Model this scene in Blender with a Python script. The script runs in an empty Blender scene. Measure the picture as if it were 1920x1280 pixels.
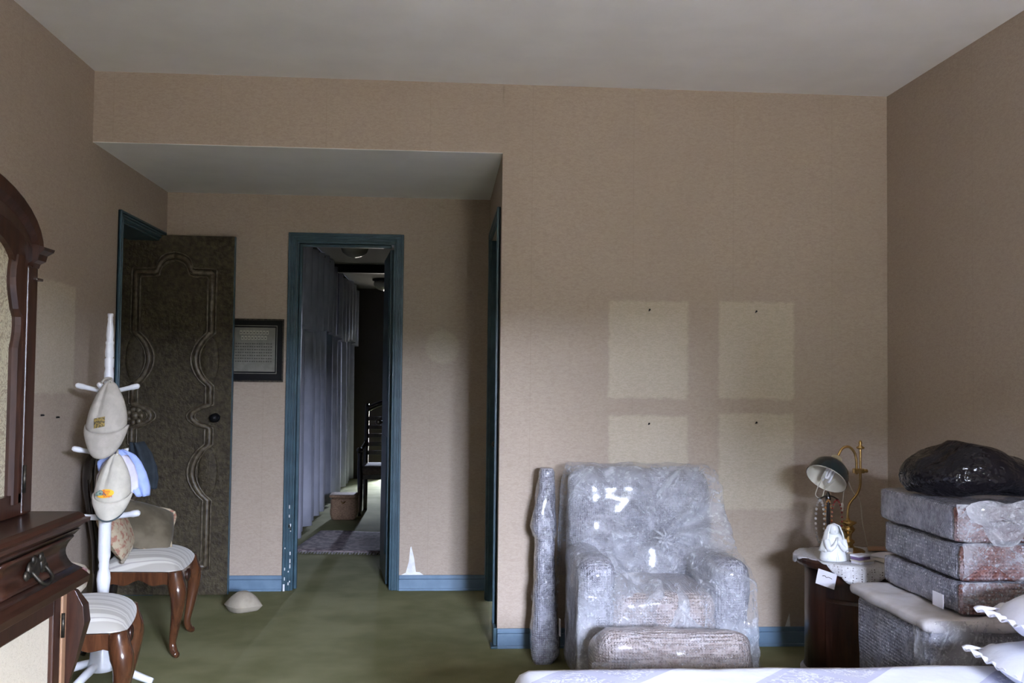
import bpy, math, random
from mathutils import Vector, Matrix, noise
random.seed(7)
S = bpy.context.scene
C = S.collection
PI = math.pi

# ------------------------------------------------------------------ camera
CH, FPX, YAW, PITCH, ROLL = 1.426, 1827.0, 0.0698, 0.0363, 0.0115
cy, sy, cp, sp, cr, sr = math.cos(YAW), math.sin(YAW), math.cos(PITCH), math.sin(PITCH), math.cos(ROLL), math.sin(ROLL)
r0 = Vector((cy, -sy, 0)); fw = Vector((sy*cp, cy*cp, sp)); u0 = Vector((-sy*sp, -cy*sp, cp))
right = r0*cr + u0*sr; up = u0*cr - r0*sr
cam = bpy.data.cameras.new('camera'); camo = bpy.data.objects.new('camera', cam); C.objects.link(camo)
camo.matrix_world = Matrix(((right.x, up.x, -fw.x, 0), (right.y, up.y, -fw.y, 0), (right.z, up.z, -fw.z, CH), (0, 0, 0, 1)))
cam.sensor_width = 36; cam.lens = FPX/1920*36; cam.clip_start = 0.02
S.camera = camo

# ------------------------------------------------------------------ world: pale blue overcast sky over dull ground
W = bpy.data.worlds.new('world'); S.world = W; W.use_nodes = True
nt = W.node_tree; nt.nodes.clear()
wo = nt.nodes.new('ShaderNodeOutputWorld'); bg = nt.nodes.new('ShaderNodeBackground')
tc = nt.nodes.new('ShaderNodeTexCoord'); sx = nt.nodes.new('ShaderNodeSeparateXYZ')
mr = nt.nodes.new('ShaderNodeMapRange'); mr.inputs['From Min'].default_value = -0.03; mr.inputs['From Max'].default_value = 0.06
mx = nt.nodes.new('ShaderNodeMix'); mx.data_type = 'RGBA'
mx.inputs['A'].default_value = (0.80, 0.73, 0.66, 1); mx.inputs['B'].default_value = (8.6, 9.6, 12.4, 1)
nt.links.new(tc.outputs['Generated'], sx.inputs[0]); nt.links.new(sx.outputs['Z'], mr.inputs['Value'])
nt.links.new(mr.outputs['Result'], mx.inputs['Factor']); nt.links.new(mx.outputs['Result'], bg.inputs['Color'])
bg.inputs['Strength'].default_value = 9.0
nt.links.new(bg.outputs[0], wo.inputs[0])

# daylight comes in through the window behind the camera and the glass door at the end of the corridor
def portal(name, loc, rot, w, h):
    l = bpy.data.lights.new(name, 'AREA'); l.shape = 'RECTANGLE'; l.size = w; l.size_y = h
    l.cycles.is_portal = True
    o = bpy.data.objects.new(name, l); C.objects.link(o); o.location = loc; o.rotation_euler = rot
    return o
WX0, WX1, WZ0, WZ1, WY = 0.70, 1.55, 0.65, 2.15, -1.0
portal('window_portal', ((WX0+WX1)/2, WY-0.14, (WZ0+WZ1)/2), (PI/2, 0, 0), WX1-WX0, WZ1-WZ0)
portal('corridor_portal', (-0.775, 13.72, 1.15), (-PI/2, 0, 0), 0.05, 2.2)

vs = S.view_settings
vs.view_transform = 'Standard'; vs.look = 'None'; vs.gamma = 1; vs.use_curve_mapping = False
vs.exposure = 2.72

# ------------------------------------------------------------------ materials
def newmat(name):
    m = bpy.data.materials.new(name); m.use_nodes = True
    return m, m.node_tree.nodes, m.node_tree.links, m.node_tree.nodes['Principled BSDF']
def setp(b, **k):
    for a, v in k.items():
        b.inputs[a.replace('_', ' ')].default_value = v
def rgba(c): return (c[0], c[1], c[2], 1)
def texco(N, L, scale=(1, 1, 1)):
    t = N.new('ShaderNodeTexCoord'); mp = N.new('ShaderNodeMapping'); mp.inputs['Scale'].default_value = scale
    L.new(t.outputs['Object'], mp.inputs['Vector']); return mp.outputs['Vector']
def mixc(N, L, fac, a, b, blend='MIX'):
    x = N.new('ShaderNodeMix'); x.data_type = 'RGBA'; x.blend_type = blend
    for s, v in (('Factor', fac), ('A', a), ('B', b)):
        if isinstance(v, (int, float)): x.inputs[s].default_value = v
        elif isinstance(v, (tuple, list)): x.inputs[s].default_value = rgba(v)
        else: L.new(v, x.inputs[s])
    return x.outputs['Result']
def noisen(N, L, vec, scale, detail=3, rough=0.55, dist=0):
    n = N.new('ShaderNodeTexNoise'); n.inputs['Scale'].default_value = scale; n.inputs['Detail'].default_value = detail
    n.inputs['Roughness'].default_value = rough; n.inputs['Distortion'].default_value = dist
    if vec is not None: L.new(vec, n.inputs['Vector'])
    return n.outputs['Fac']
def ramp(N, L, fac, lo, hi, a=0.0, b=1.0):
    r = N.new('ShaderNodeMapRange'); r.interpolation_type = 'SMOOTHSTEP'
    for k, v in (('From Min', lo), ('From Max', hi), ('To Min', a), ('To Max', b)): r.inputs[k].default_value = v
    L.new(fac, r.inputs['Value']); return r.outputs['Result']
def math2(N, L, op, a, b=0.0, c=None):
    n = N.new('ShaderNodeMath'); n.operation = op
    for i, v in enumerate((a, b, c)):
        if v is None: continue
        if isinstance(v, (int, float)): n.inputs[i].default_value = v
        else: L.new(v, n.inputs[i])
    return n.outputs[0]
def bump(N, L, b, height, strength=0.3, dist=0.01, normal=None):
    n = N.new('ShaderNodeBump'); n.inputs['Strength'].default_value = strength; n.inputs['Distance'].default_value = dist
    L.new(height, n.inputs['Height'])
    if normal is not None: L.new(normal, n.inputs['Normal'])
    if b is not None: L.new(n.outputs[0], b.inputs['Normal'])
    return n.outputs[0]
def mat(name, c1, c2=None, rough=0.5, scale=20, stretch=(1, 1, 1), metal=0, lo=0.35, hi=0.65, bs=0.0, bscale=None, bd=0.005, **k):
    m, N, L, b = newmat(name)
    setp(b, Roughness=rough, Metallic=metal, **k)
    v = texco(N, L, stretch)
    if c2 is None: b.inputs['Base Color'].default_value = rgba(c1)
    else:
        f = ramp(N, L, noisen(N, L, v, scale), lo, hi)
        L.new(mixc(N, L, f, c1, c2), b.inputs['Base Color'])
    if bs: bump(N, L, b, noisen(N, L, v, bscale or scale*3), bs, bd)
    return m

def wallpaper(name, axis, rects=(), circles=(), seams=True):
    m, N, L, b = newmat(name)
    setp(b, Roughness=0.75, Specular_IOR_Level=0.25)
    t = N.new('ShaderNodeTexCoord'); sep = N.new('ShaderNodeSeparateXYZ'); L.new(t.outputs['Object'], sep.inputs[0])
    u, z = sep.outputs[axis], sep.outputs['Z']
    mp = N.new('ShaderNodeMapping'); mp.inputs['Scale'].default_value = (1, 1, 2.6); L.new(t.outputs['Object'], mp.inputs['Vector'])
    v = mp.outputs['Vector']
    fine = noisen(N, L, v, 42, 4, 0.7, 1.2); big = noisen(N, L, t.outputs['Object'], 1.3, 3)
    col = mixc(N, L, ramp(N, L, fine, 0.36, 0.62), (0.375, 0.302, 0.242), (0.440, 0.362, 0.295))
    col = mixc(N, L, ramp(N, L, big, 0.3, 0.75, 0, 0.30), col, (0.355, 0.285, 0.225))
    if seams:
        fr = math2(N, L, 'FRACT', math2(N, L, 'DIVIDE', math2(N, L, 'ADD', u, 20.2), 0.551))
        d = math2(N, L, 'ABSOLUTE', math2(N, L, 'SUBTRACT', fr, 0.5))
        se = ramp(N, L, d, 0.000, 0.006, 0.30, 0)
        col = mixc(N, L, se, col, (0.28, 0.22, 0.17))
    mask = None
    vor = N.new('ShaderNodeTexNoise'); vor.inputs['Scale'].default_value = 30; vor.inputs['Detail'].default_value = 3
    L.new(t.outputs['Object'], vor.inputs['Vector'])
    wob = math2(N, L, 'MULTIPLY', math2(N, L, 'SUBTRACT', vor.outputs['Fac'], 0.5), 0.03)
    for (a0, a1, z0, z1) in rects:
        e = 0.012
        p = None
        uu = math2(N, L, 'ADD', u, wob); zz = math2(N, L, 'ADD', z, wob)
        for s, lo, hi, x, y in ((uu, a0-e, a0+e, 0, 1), (uu, a1-e, a1+e, 1, 0), (zz, z0-e, z0+e, 0, 1), (zz, z1-e, z1+e, 1, 0)):
            q = ramp(N, L, s, lo, hi, x, y); p = q if p is None else math2(N, L, 'MULTIPLY', p, q)
        mask = p if mask is None else math2(N, L, 'MAXIMUM', mask, p)
    for (a, zc, r) in circles:
        d2 = math2(N, L, 'ADD', math2(N, L, 'POWER', math2(N, L, 'SUBTRACT', u, a), 2), math2(N, L, 'POWER', math2(N, L, 'SUBTRACT', z, zc), 2))
        q = ramp(N, L, math2(N, L, 'SQRT', d2), r-0.02, r+0.015, 0.7, 0)
        mask = q if mask is None else math2(N, L, 'MAXIMUM', mask, q)
    if mask is not None:   # paper that kept its colour behind pictures taken down long ago
        pale = mixc(N, L, ramp(N, L, fine, 0.40, 0.60), (0.450, 0.385, 0.300), (0.515, 0.448, 0.358))
        col = mixc(N, L, mask, col, pale)
    L.new(col, b.inputs['Base Color'])
    bump(N, L, b, fine, 0.18, 0.003)
    return m

def wood(name, c1, c2, rough=0.3, axis=2, coat=0.3):
    m, N, L, b = newmat(name)
    setp(b, Roughness=rough, Coat_Weight=coat, Coat_Roughness=0.15)
    sc = [14, 14, 14]; sc[axis] = 1.6
    v = texco(N, L, tuple(sc))
    f = ramp(N, L, noisen(N, L, v, 2.2, 5, 0.6, 0.6), 0.3, 0.7)
    L.new(mixc(N, L, f, c1, c2), b.inputs['Base Color'])
    bump(N, L, b, f, 0.05, 0.002)
    return m

def bubblewrap(name, c1, c2, scale=95, rough=0.2, pale=(0.62, 0.63, 0.70), amt=0.5):
    m, N, L, b = newmat(name)
    setp(b, Roughness=rough, Specular_IOR_Level=0.6, Coat_Weight=0.5, Coat_Roughness=0.1)
    v = texco(N, L)
    vo = N.new('ShaderNodeTexVoronoi'); vo.inputs['Scale'].default_value = scale; vo.inputs['Randomness'].default_value = 0.06
    L.new(v, vo.inputs['Vector'])
    dots = ramp(N, L, vo.outputs['Distance'], 0.20, 0.55, 1, 0)
    cr1 = noisen(N, L, v, 9, 6, 0.7, 0.3); cr2 = noisen(N, L, v, 45, 5, 0.65, 0.3)
    col = mixc(N, L, ramp(N, L, cr2, 0.35, 0.65), c1, c2)
    col = mixc(N, L, ramp(N, L, cr1, 0.45, 0.70, 0, amt), col, pale)
    painted_glint = ramp(N, L, noisen(N, L, v, 70, 2, 0.5), 0.5, 0.7)
    col = mixc(N, L, math2(N, L, 'MULTIPLY', math2(N, L, 'MULTIPLY', dots, painted_glint), 0.75), col, pale)  # sparkle on the bubbles painted into the colour as pale specks
    L.new(col, b.inputs['Base Color'])
    n1 = bump(N, L, None, cr1, 0.5, 0.05)
    n2 = bump(N, L, None, cr2, 0.5, 0.02, n1)
    bump(N, L, b, dots, 0.8, 0.008, n2)
    return m

def film(name, tint, lo, hi, scale=6):
    m, N, L, b = newmat(name)
    out = N['Material Output']
    setp(b, Roughness=0.10, Specular_IOR_Level=0.9, Coat_Weight=0.8, Coat_Roughness=0.05); b.inputs['Base Color'].default_value = rgba(tint)
    v = texco(N, L)
    def streak(rot, sc):      # folds pulled tight in one direction
        t = N.new('ShaderNodeTexCoord'); r = N.new('ShaderNodeMapping'); r.inputs['Rotation'].default_value = rot
        q = N.new('ShaderNodeMapping'); q.inputs['Scale'].default_value = sc
        L.new(t.outputs['Object'], r.inputs['Vector']); L.new(r.outputs['Vector'], q.inputs['Vector'])
        return noisen(N, L, q.outputs['Vector'], scale, 7, 0.68, 0.55)
    s1 = streak((0, 0.8, 0), (0.45, 1.5, 2.6)); s2 = streak((0, -0.5, 0.3), (0.6, 1.5, 2.2)); s3 = streak((0, 1.35, 0.2), (0.6, 1.5, 2.4))
    big = noisen(N, L, v, scale*0.7, 3, 0.5, 0.2)
    st = math2(N, L, 'MAXIMUM', ramp(N, L, s1, 0.54, 0.70), ramp(N, L, s2, 0.54, 0.70))
    st = math2(N, L, 'MAXIMUM', st, ramp(N, L, s3, 0.58, 0.72))
    n2 = noisen(N, L, v, scale*9, 4, 0.65, 0.4)
    h = math2(N, L, 'ADD', math2(N, L, 'ADD', s1, s2), s3)
    nb = bump(N, L, None, h, 0.9, 0.045); bump(N, L, b, n2, 0.75, 0.014, nb)
    tr = N.new('ShaderNodeBsdfTransparent'); ms = N.new('ShaderNodeMixShader')
    al = math2(N, L, 'ADD', ramp(N, L, big, 0.35, 0.70, lo, hi), math2(N, L, 'MULTIPLY', st, 0.32))
    al = math2(N, L, 'ADD', al, ramp(N, L, n2, 0.54, 0.66, 0, 0.22))
    L.new(al, ms.inputs[0]); L.new(tr.outputs[0], ms.inputs[1]); L.new(b.outputs[0], ms.inputs[2])
    L.new(ms.outputs[0], out.inputs['Surface'])
    return m

M = {}
M['ceil'] = mat('plaster', (0.86, 0.845, 0.83), (0.82, 0.805, 0.79), 0.9, 3, bs=0.15, bscale=60)
M['wall_back'] = wallpaper('wallpaper_back', 'X', rects=((0.886, 1.315, 1.319, 1.842), (1.487, 1.902, 1.323, 1.848), (0.889, 1.316, 0.725, 1.224), (1.489, 1.902, 0.726, 1.240)))
M['wall_alc'] = wallpaper('wallpaper_alcove', 'X', circles=((-0.008, 1.62, 0.115),))
M['wall_side'] = wallpaper('wallpaper_side', 'Y', rects=((4.30, 5.01, 1.326, 1.85),))
M['wall_right'] = wallpaper('wallpaper_right', 'Y')
M['carpet'] = mat('carpet', (0.190, 0.188, 0.092), (0.275, 0.268, 0.148), 0.95, 2.2, lo=0.3, hi=0.7, bs=0.6, bscale=180, Specular_IOR_Level=0.05)
M['bluetrim'] = mat('blue_paint', (0.105, 0.175, 0.255), (0.135, 0.215, 0.305), 0.45, 9, bs=0.06, bscale=40)
M['tealtrim'] = mat('teal_paint', (0.023, 0.060, 0.084), (0.036, 0.085, 0.116), 0.4, 12, bs=0.06, bscale=40)
M['chip'] = mat('bare_plaster', (0.80, 0.80, 0.80), (0.68, 0.68, 0.69), 0.9, 30)
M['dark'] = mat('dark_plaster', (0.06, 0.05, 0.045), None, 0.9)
M['doorwood'] = mat('carved_wood', (0.027, 0.019, 0.011), (0.075, 0.060, 0.033), 0.6, 34, lo=0.2, hi=0.8, bs=0.8, bscale=50, bd=0.01, Specular_IOR_Level=0.25)
M['doormould'] = mat('carved_wood_worn', (0.045, 0.030, 0.017), (0.12, 0.098, 0.062), 0.42, 30, bs=0.4, bscale=80)
M['mahog'] = wood('mahogany', (0.018, 0.006, 0.0035), (0.050, 0.018, 0.010), 0.34, 2, 0.12)
M['mahogy'] = wood('mahogany_long', (0.018, 0.006, 0.0035), (0.048, 0.017, 0.009), 0.34, 1, 0.12)
M['walnut'] = wood('reddish_walnut', (0.040, 0.014, 0.007), (0.105, 0.040, 0.017), 0.22, 2, 0.6)
M['palewood'] = wood('pale_wood', (0.30, 0.16, 0.085), (0.40, 0.23, 0.13), 0.4)
M['lacquer'] = mat('black_lacquer', (0.012, 0.009, 0.008), None, 0.12, Coat_Weight=0.6, Coat_Roughness=0.05)
M['white'] = mat('white_paint', (0.80, 0.81, 0.84), (0.74, 0.75, 0.78), 0.35, 14, Coat_Weight=0.2)
M['brass'] = mat('brass', (0.62, 0.42, 0.16), (0.48, 0.31, 0.11), 0.24, 30, metal=1)
M['oldbrass'] = mat('old_brass', (0.085, 0.072, 0.055), (0.035, 0.032, 0.027), 0.45, 60, metal=0.85)
M['black'] = mat('black_matte', (0.006, 0.006, 0.007), None, 0.5, Specular_IOR_Level=0.15)
M['taupe'] = mat('taupe_fabric', (0.16, 0.13, 0.10), (0.22, 0.185, 0.145), 0.85, 40, bs=0.2, bscale=200)
M['velvet'] = mat('olive_velvet', (0.085, 0.068, 0.040), (0.145, 0.118, 0.076), 0.8, 9, Sheen_Weight=0.08, bs=0.1)
M['porcelain'] = mat('porcelain', (0.82, 0.84, 0.86), None, 0.25, Coat_Weight=0.3)
M['paper'] = mat('paper', (0.80, 0.80, 0.88), (0.74, 0.74, 0.84), 0.8, 10)
M['navy'] = mat('navy_cloth', (0.008, 0.013, 0.019), (0.014, 0.022, 0.030), 0.85, 30)
M['blue'] = mat('pale_blue_cloth', (0.32, 0.42, 0.78), (0.40, 0.50, 0.85), 0.85, 20, bs=0.15)
M['lav'] = mat('lavender_cloth', (0.68, 0.65, 0.80), (0.76, 0.74, 0.86), 0.85, 20, bs=0.15)
M['beigecap'] = mat('beige_cotton', (0.42, 0.385, 0.33), (0.49, 0.455, 0.395), 0.9, 22, bs=0.3, bscale=90)
M['creamcap'] = mat('cream_cotton', (0.54, 0.51, 0.43), (0.62, 0.585, 0.50), 0.9, 22, bs=0.25, bscale=90)
M['capdark'] = mat('dark_piping', (0.05, 0.07, 0.08), None, 0.8)
M['gold'] = mat('gold_thread', (0.36, 0.25, 0.06), (0.06, 0.05, 0.03), 0.7, 130)
M['yellow'] = mat('yellow_print', (0.86, 0.55, 0.03), (0.90, 0.45, 0.02), 0.7, 25)
M['red'] = mat('red_print', (0.62, 0.05, 0.02), None, 0.7)
M['fishgreen'] = mat('fish_print', (0.03, 0.09, 0.08), (0.30, 0.36, 0.30), 0.7, 120)
M['canvas'] = mat('beige_canvas', (0.30, 0.26, 0.20), (0.37, 0.325, 0.25), 0.9, 14, bs=0.3, bscale=80)
M['tapestry'] = mat('tapestry', (0.46, 0.38, 0.26), (0.34, 0.16, 0.11), 0.9, 38, lo=0.5, hi=0.62, bs=0.4)
M['floral'] = mat('floral_print', (0.62, 0.56, 0.44), (0.42, 0.18, 0.20), 0.9, 32, lo=0.55, hi=0.62, bs=0.2)
M['wrap'] = bubblewrap('bubble_wrap', (0.22, 0.22, 0.255), (0.36, 0.36, 0.41))
M['wraptan'] = bubblewrap('bubble_wrap_tan', (0.30, 0.25, 0.235), (0.42, 0.37, 0.36), 85, 0.28, amt=0.3)
M['wrapbox'] = bubblewrap('bubble_wrap_grey', (0.155, 0.155, 0.195), (0.25, 0.25, 0.30), 80, 0.22, amt=0.25)
M['wrapred'] = bubblewrap('bubble_wrap_red_wood', (0.13, 0.045, 0.035), (0.22, 0.10, 0.085), 80, 0.2, amt=0.4)
M['film'] = film('plastic_film', (0.86, 0.88, 0.95), 0.14, 0.42, 5)
M['filmwhite'] = film('white_plastic_wad', (0.88, 0.89, 0.95), 0.38, 0.75, 7)
M['filmthin'] = film('thin_plastic_film', (0.86, 0.87, 0.94), 0.10, 0.46, 7)
M['foam'] = mat('foam_sheet', (0.50, 0.47, 0.47), (0.58, 0.56, 0.58), 0.6, 12, bs=0.3, bscale=40)
M['binbag'] = mat('black_plastic', (0.007, 0.006, 0.008), None, 0.10, 8, stretch=(0.6, 1.2, 1), bs=0.9, bscale=14, bd=0.035, Specular_IOR_Level=0.45, IOR=1.35)
M['cotton'] = mat('white_cotton', (0.80, 0.81, 0.90), (0.74, 0.75, 0.86), 0.9, 9, bs=0.15, bscale=60)
M['lace'] = mat('white_lace', (0.70, 0.70, 0.73), (0.60, 0.59, 0.61), 0.9, 90, bs=0.3, bscale=150)
def lace_holes(m):      # open net: small round holes
    N, L = m.node_tree.nodes, m.node_tree.links; b = N['Principled BSDF']
    vo = N.new('ShaderNodeTexVoronoi'); vo.inputs['Scale'].default_value = 95; vo.inputs['Randomness'].default_value = 0.35
    L.new(texco(N, L), vo.inputs['Vector'])
    L.new(ramp(N, L, vo.outputs['Distance'], 0.22, 0.30), b.inputs['Alpha'])
lace_holes(M['lace'])
M['darkglass'] = mat('dark_green_enamel', (0.010, 0.020, 0.024), None, 0.22, Coat_Weight=0.5)
M['shadein'] = mat('shade_lining', (0.62, 0.58, 0.50), None, 0.45)
M['bulb'] = mat('white_glass_tube', (0.86, 0.86, 0.90), None, 0.2, Coat_Weight=0.5)
M['socket'] = mat('ivory_socket', (0.40, 0.34, 0.22), None, 0.4)
M['cord'] = mat('pale_cord', (0.50, 0.47, 0.40), None, 0.6)
M['amber'] = mat('amber_glass', (0.40, 0.20, 0.08), None, 0.1, Transmission_Weight=0.4)
M['clear'] = mat('clear_glass', (0.86, 0.88, 0.90), None, 0.06, Transmission_Weight=0.85, IOR=1.3)
M['redbead'] = mat('red_bead', (0.16, 0.018, 0.018), None, 0.2)
M['purple'] = mat('purple_cover', (0.16, 0.10, 0.22), None, 0.6)
M['curtain'] = mat('sheer_curtain', (0.41, 0.425, 0.53), (0.49, 0.505, 0.61), 0.9, 5)
M['basket'] = mat('wicker', (0.17, 0.10, 0.06), (0.30, 0.19, 0.12), 0.8, 60, stretch=(1, 1, 3), bs=0.8, bscale=90)
M['rug'] = mat('rug_pile', (0.10, 0.075, 0.085), (0.26, 0.21, 0.21), 0.95, 22, lo=0.42, hi=0.58, bs=0.5, bscale=150)
M['fringe'] = mat('rug_fringe', (0.45, 0.42, 0.42), None, 0.95)
M['damask'] = None
def damask(name, c1, c2, sc):
    m, N, L, b = newmat(name); setp(b, Roughness=0.5, Sheen_Weight=0.2)
    v = texco(N, L)
    f = noisen(N, L, v, sc, 2, 0.5, 3.0)
    w = math2(N, L, 'ABSOLUTE', math2(N, L, 'SUBTRACT', f, 0.5))
    f2 = ramp(N, L, w, 0.02, 0.07, 1, 0)
    L.new(mixc(N, L, f2, c1, c2), b.inputs['Base Color']); bump(N, L, b, f2, 0.3, 0.004)
    return m
M['damask'] = damask('gold_damask', (0.44, 0.39, 0.25), (0.22, 0.165, 0.09), 24)
M['damask2'] = damask('cream_damask', (0.62, 0.54, 0.40), (0.55, 0.47, 0.33), 30)

def striped(name):
    m, N, L, b = newmat(name); setp(b, Roughness=0.6, Sheen_Weight=0.25)
    t = N.new('ShaderNodeTexCoord'); sep = N.new('ShaderNodeSeparateXYZ'); L.new(t.outputs['Object'], sep.inputs[0])
    y = sep.outputs['Y']
    fr = math2(N, L, 'FRACT', math2(N, L, 'DIVIDE', math2(N, L, 'ADD', y, 5.0), 0.066))
    a = math2(N, L, 'MULTIPLY', ramp(N, L, fr, 0.05, 0.12), ramp(N, L, fr, 0.50, 0.57, 1, 0))
    ln = math2(N, L, 'MULTIPLY', ramp(N, L, fr, 0.70, 0.74), ramp(N, L, fr, 0.78, 0.82, 1, 0))
    col = mixc(N, L, a, (0.60, 0.58, 0.52), (0.42, 0.395, 0.345))
    col = mixc(N, L, ln, col, (0.40, 0.37, 0.34))
    L.new(col, b.inputs['Base Color']); return m
M['stripe'] = striped('striped_satin')

def quilt(name):
    m, N, L, b = newmat(name); setp(b, Roughness=0.85)
    t = N.new('ShaderNodeTexCoord'); sep = N.new('ShaderNodeSeparateXYZ'); L.new(t.outputs['Object'], sep.inputs[0])
    u = math2(N, L, 'DIVIDE', sep.outputs['X'], 0.34); v = math2(N, L, 'DIVIDE', sep.outputs['Y'], 0.34)
    p = math2(N, L, 'ADD', math2(N, L, 'ADD', u, v), 40.37); q = math2(N, L, 'ADD', math2(N, L, 'SUBTRACT', u, v), 40.0)
    fp = math2(N, L, 'FRACT', p); fq = math2(N, L, 'FRACT', q)
    ep = math2(N, L, 'ABSOLUTE', math2(N, L, 'SUBTRACT', fp, 0.5)); eq = math2(N, L, 'ABSOLUTE', math2(N, L, 'SUBTRACT', fq, 0.5))
    e = math2(N, L, 'MAXIMUM', ep, eq)
    par = math2(N, L, 'MODULO', math2(N, L, 'FLOOR', q), 2.0)
    pat = ramp(N, L, math2(N, L, 'ABSOLUTE', math2(N, L, 'SUBTRACT', noisen(N, L, t.outputs['Object'], 26, 3, 0.6, 1.5), 0.5)), 0.02, 0.06, 1, 0)
    toile = mixc(N, L, pat, (0.50, 0.52, 0.68), (0.76, 0.78, 0.88))
    col = mixc(N, L, par, (0.80, 0.83, 0.92), toile)
    edge = ramp(N, L, e, 0.40, 0.42)
    col = mixc(N, L, math2(N, L, 'MULTIPLY', edge, par), col, (0.55, 0.57, 0.73))
    L.new(col, b.inputs['Base Color'])
    bump(N, L, b, noisen(N, L, t.outputs['Object'], 18, 3), 0.25, 0.01)
    return m
M['quilt'] = quilt('patchwork_quilt')

# ------------------------------------------------------------------ mesh helpers
ORG = {}
class MB:
    def __init__(s): s.v = []; s.f = []
    def add(s, vs, fs):
        o = len(s.v); s.v += [Vector(p) for p in vs]; s.f += [[i+o for i in f] for f in fs]; return s
    def box(s, x0, x1, y0, y1, z0, z1):
        return s.add([(x0,y0,z0),(x1,y0,z0),(x1,y1,z0),(x0,y1,z0),(x0,y0,z1),(x1,y0,z1),(x1,y1,z1),(x0,y1,z1)],
                     [(3,2,1,0),(4,5,6,7),(0,1,5,4),(1,2,6,5),(2,3,7,6),(3,0,4,7)])
    def loops(s, rings, caps=True, close=True):
        n = len(rings[0]); vs = [p for r in rings for p in r]; fs = []
        for i in range(len(rings)-1):
            for j in range(n if close else n-1):
                k = (j+1) % n; fs.append((i*n+j, i*n+k, (i+1)*n+k, (i+1)*n+j))
        if caps: fs.append(tuple(range(n-1, -1, -1))); fs.append(tuple((len(rings)-1)*n+j for j in range(n)))
        return s.add(vs, fs)
    def tube(s, path, r, n=10, sub=0):
        P = [Vector(p) for p in path]; R = list(r) if isinstance(r, (list, tuple)) else [r]*len(P)
        if sub: P, R = smooth_path(P, R, sub)
        rings = []; T0 = (P[1]-P[0]).normalized(); a = Vector((0, 0, 1)) if abs(T0.z) < 0.9 else Vector((1, 0, 0))
        X = T0.cross(a).normalized()
        for i, p in enumerate(P):
            T = (P[min(i+1, len(P)-1)]-P[max(i-1, 0)]).normalized()
            X = (X-T*X.dot(T)).normalized(); Y = T.cross(X)
            rings.append([p+(X*math.cos(2*PI*j/n)+Y*math.sin(2*PI*j/n))*R[i] for j in range(n)])
        return s.loops(rings)
    def lathe(s, prof, c=(0, 0, 0), n=24, mtx=None, sxy=(1, 1)):
        rings = []
        for r, z in prof:
            rings.append([Vector((max(r, 1e-4)*math.cos(2*PI*j/n)*sxy[0], max(r, 1e-4)*math.sin(2*PI*j/n)*sxy[1], z)) for j in range(n)])
        if mtx is not None: rings = [[mtx @ p for p in r] for r in rings]
        c = Vector(c); return s.loops([[p+c for p in r] for r in rings])
    def prism(s, poly, axis, a0, a1):
        def P(u, w, a): return {'x': (a, u, w), 'y': (u, a, w), 'z': (u, w, a)}[axis]
        return s.loops([[P(u, w, a0) for u, w in poly], [P(u, w, a1) for u, w in poly]])
    def grid(s, fn, nu, nv, closeu=False):
        vs = [fn(i/nu, j/nv) for j in range(nv+1) for i in range(nu+1 if not closeu else nu)]
        w = nu+1 if not closeu else nu; fs = []
        for j in range(nv):
            for i in range(nu):
                k = (i+1) % w if closeu else i+1
                fs.append((j*w+i, j*w+k, (j+1)*w+k, (j+1)*w+i))
        return s.add(vs, fs)
    def ball(s, c, r, n=10, m=6, mtx=None):
        rr = (r, r, r) if isinstance(r, (int, float)) else r
        rings = [[Vector((math.cos(2*PI*j/n)*math.cos(t)*rr[0], math.sin(2*PI*j/n)*math.cos(t)*rr[1], math.sin(t)*rr[2])) for j in range(n)]
                 for t in [(-0.498+0.996*i/m)*PI for i in range(m+1)]]
        if mtx is not None: rings = [[mtx @ p for p in q] for q in rings]
        c = Vector(c); return s.loops([[p+c for p in q] for q in rings])
    def rbox(s, c, size, r, n=10, disp=None, mtx=None):
        """rounded box with a dense skin, displaced by disp(point) along the normal"""
        h = [x/2 for x in size]; key = {}; vs = []; fs = []
        def vert(p):
            k = tuple(round(x, 5) for x in p)
            if k in key: return key[k]
            q = Vector([max(-h[i]+r, min(h[i]-r, p[i])) for i in range(3)]); d = Vector(p)-q
            nrm = d.normalized() if d.length > 1e-9 else Vector((0, 0, 1)); w = q+nrm*r
            if disp: w = w+nrm*disp(w)
            if mtx is not None: w = mtx @ w
            key[k] = len(vs); vs.append(w+Vector(c)); return key[k]
        nn = n if isinstance(n, (tuple, list)) else (n, n, n)
        for ax in range(3):
            a, b = (ax+1) % 3, (ax+2) % 3
            for sg in (-1, 1):
                for i in range(nn[a]):
                    for j in range(nn[b]):
                        quad = []
                        for di, dj in ((0, 0), (1, 0), (1, 1), (0, 1)):
                            p = [0, 0, 0]; p[ax] = sg*h[ax]
                            p[a] = -h[a]+2*h[a]*(i+di)/nn[a]; p[b] = -h[b]+2*h[b]*(j+dj)/nn[b]
                            quad.append(vert(p))
                        fs.append(quad if sg > 0 else quad[::-1])
        return s.add(vs, fs)
    def xf(s, mtx): s.v = [mtx @ p for p in s.v]; return s
    def build(s, name, m, parent=None, smooth=False, bevel=0, base=None, solid=0, local=False, sub=0):
        if parent is not None: o = Vector((0, 0, 0)) if local else ORG[parent.name]
        else: o = Vector(base) if base is not None else Vector((0, 0, 0))
        me = bpy.data.meshes.new(name); me.from_pydata([p-o for p in s.v], [], s.f); me.update()
        if smooth:
            for p in me.polygons: p.use_smooth = True
        ob = bpy.data.objects.new(name, me); C.objects.link(ob); me.materials.append(m)
        if parent is not None: ob.parent = parent
        else: ob.location = o
        ORG[ob.name] = o
        if solid: k = ob.modifiers.new('solid', 'SOLIDIFY'); k.thickness = solid; k.offset = 0
        if sub: k = ob.modifiers.new('sub', 'SUBSURF'); k.levels = sub; k.render_levels = sub
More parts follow.
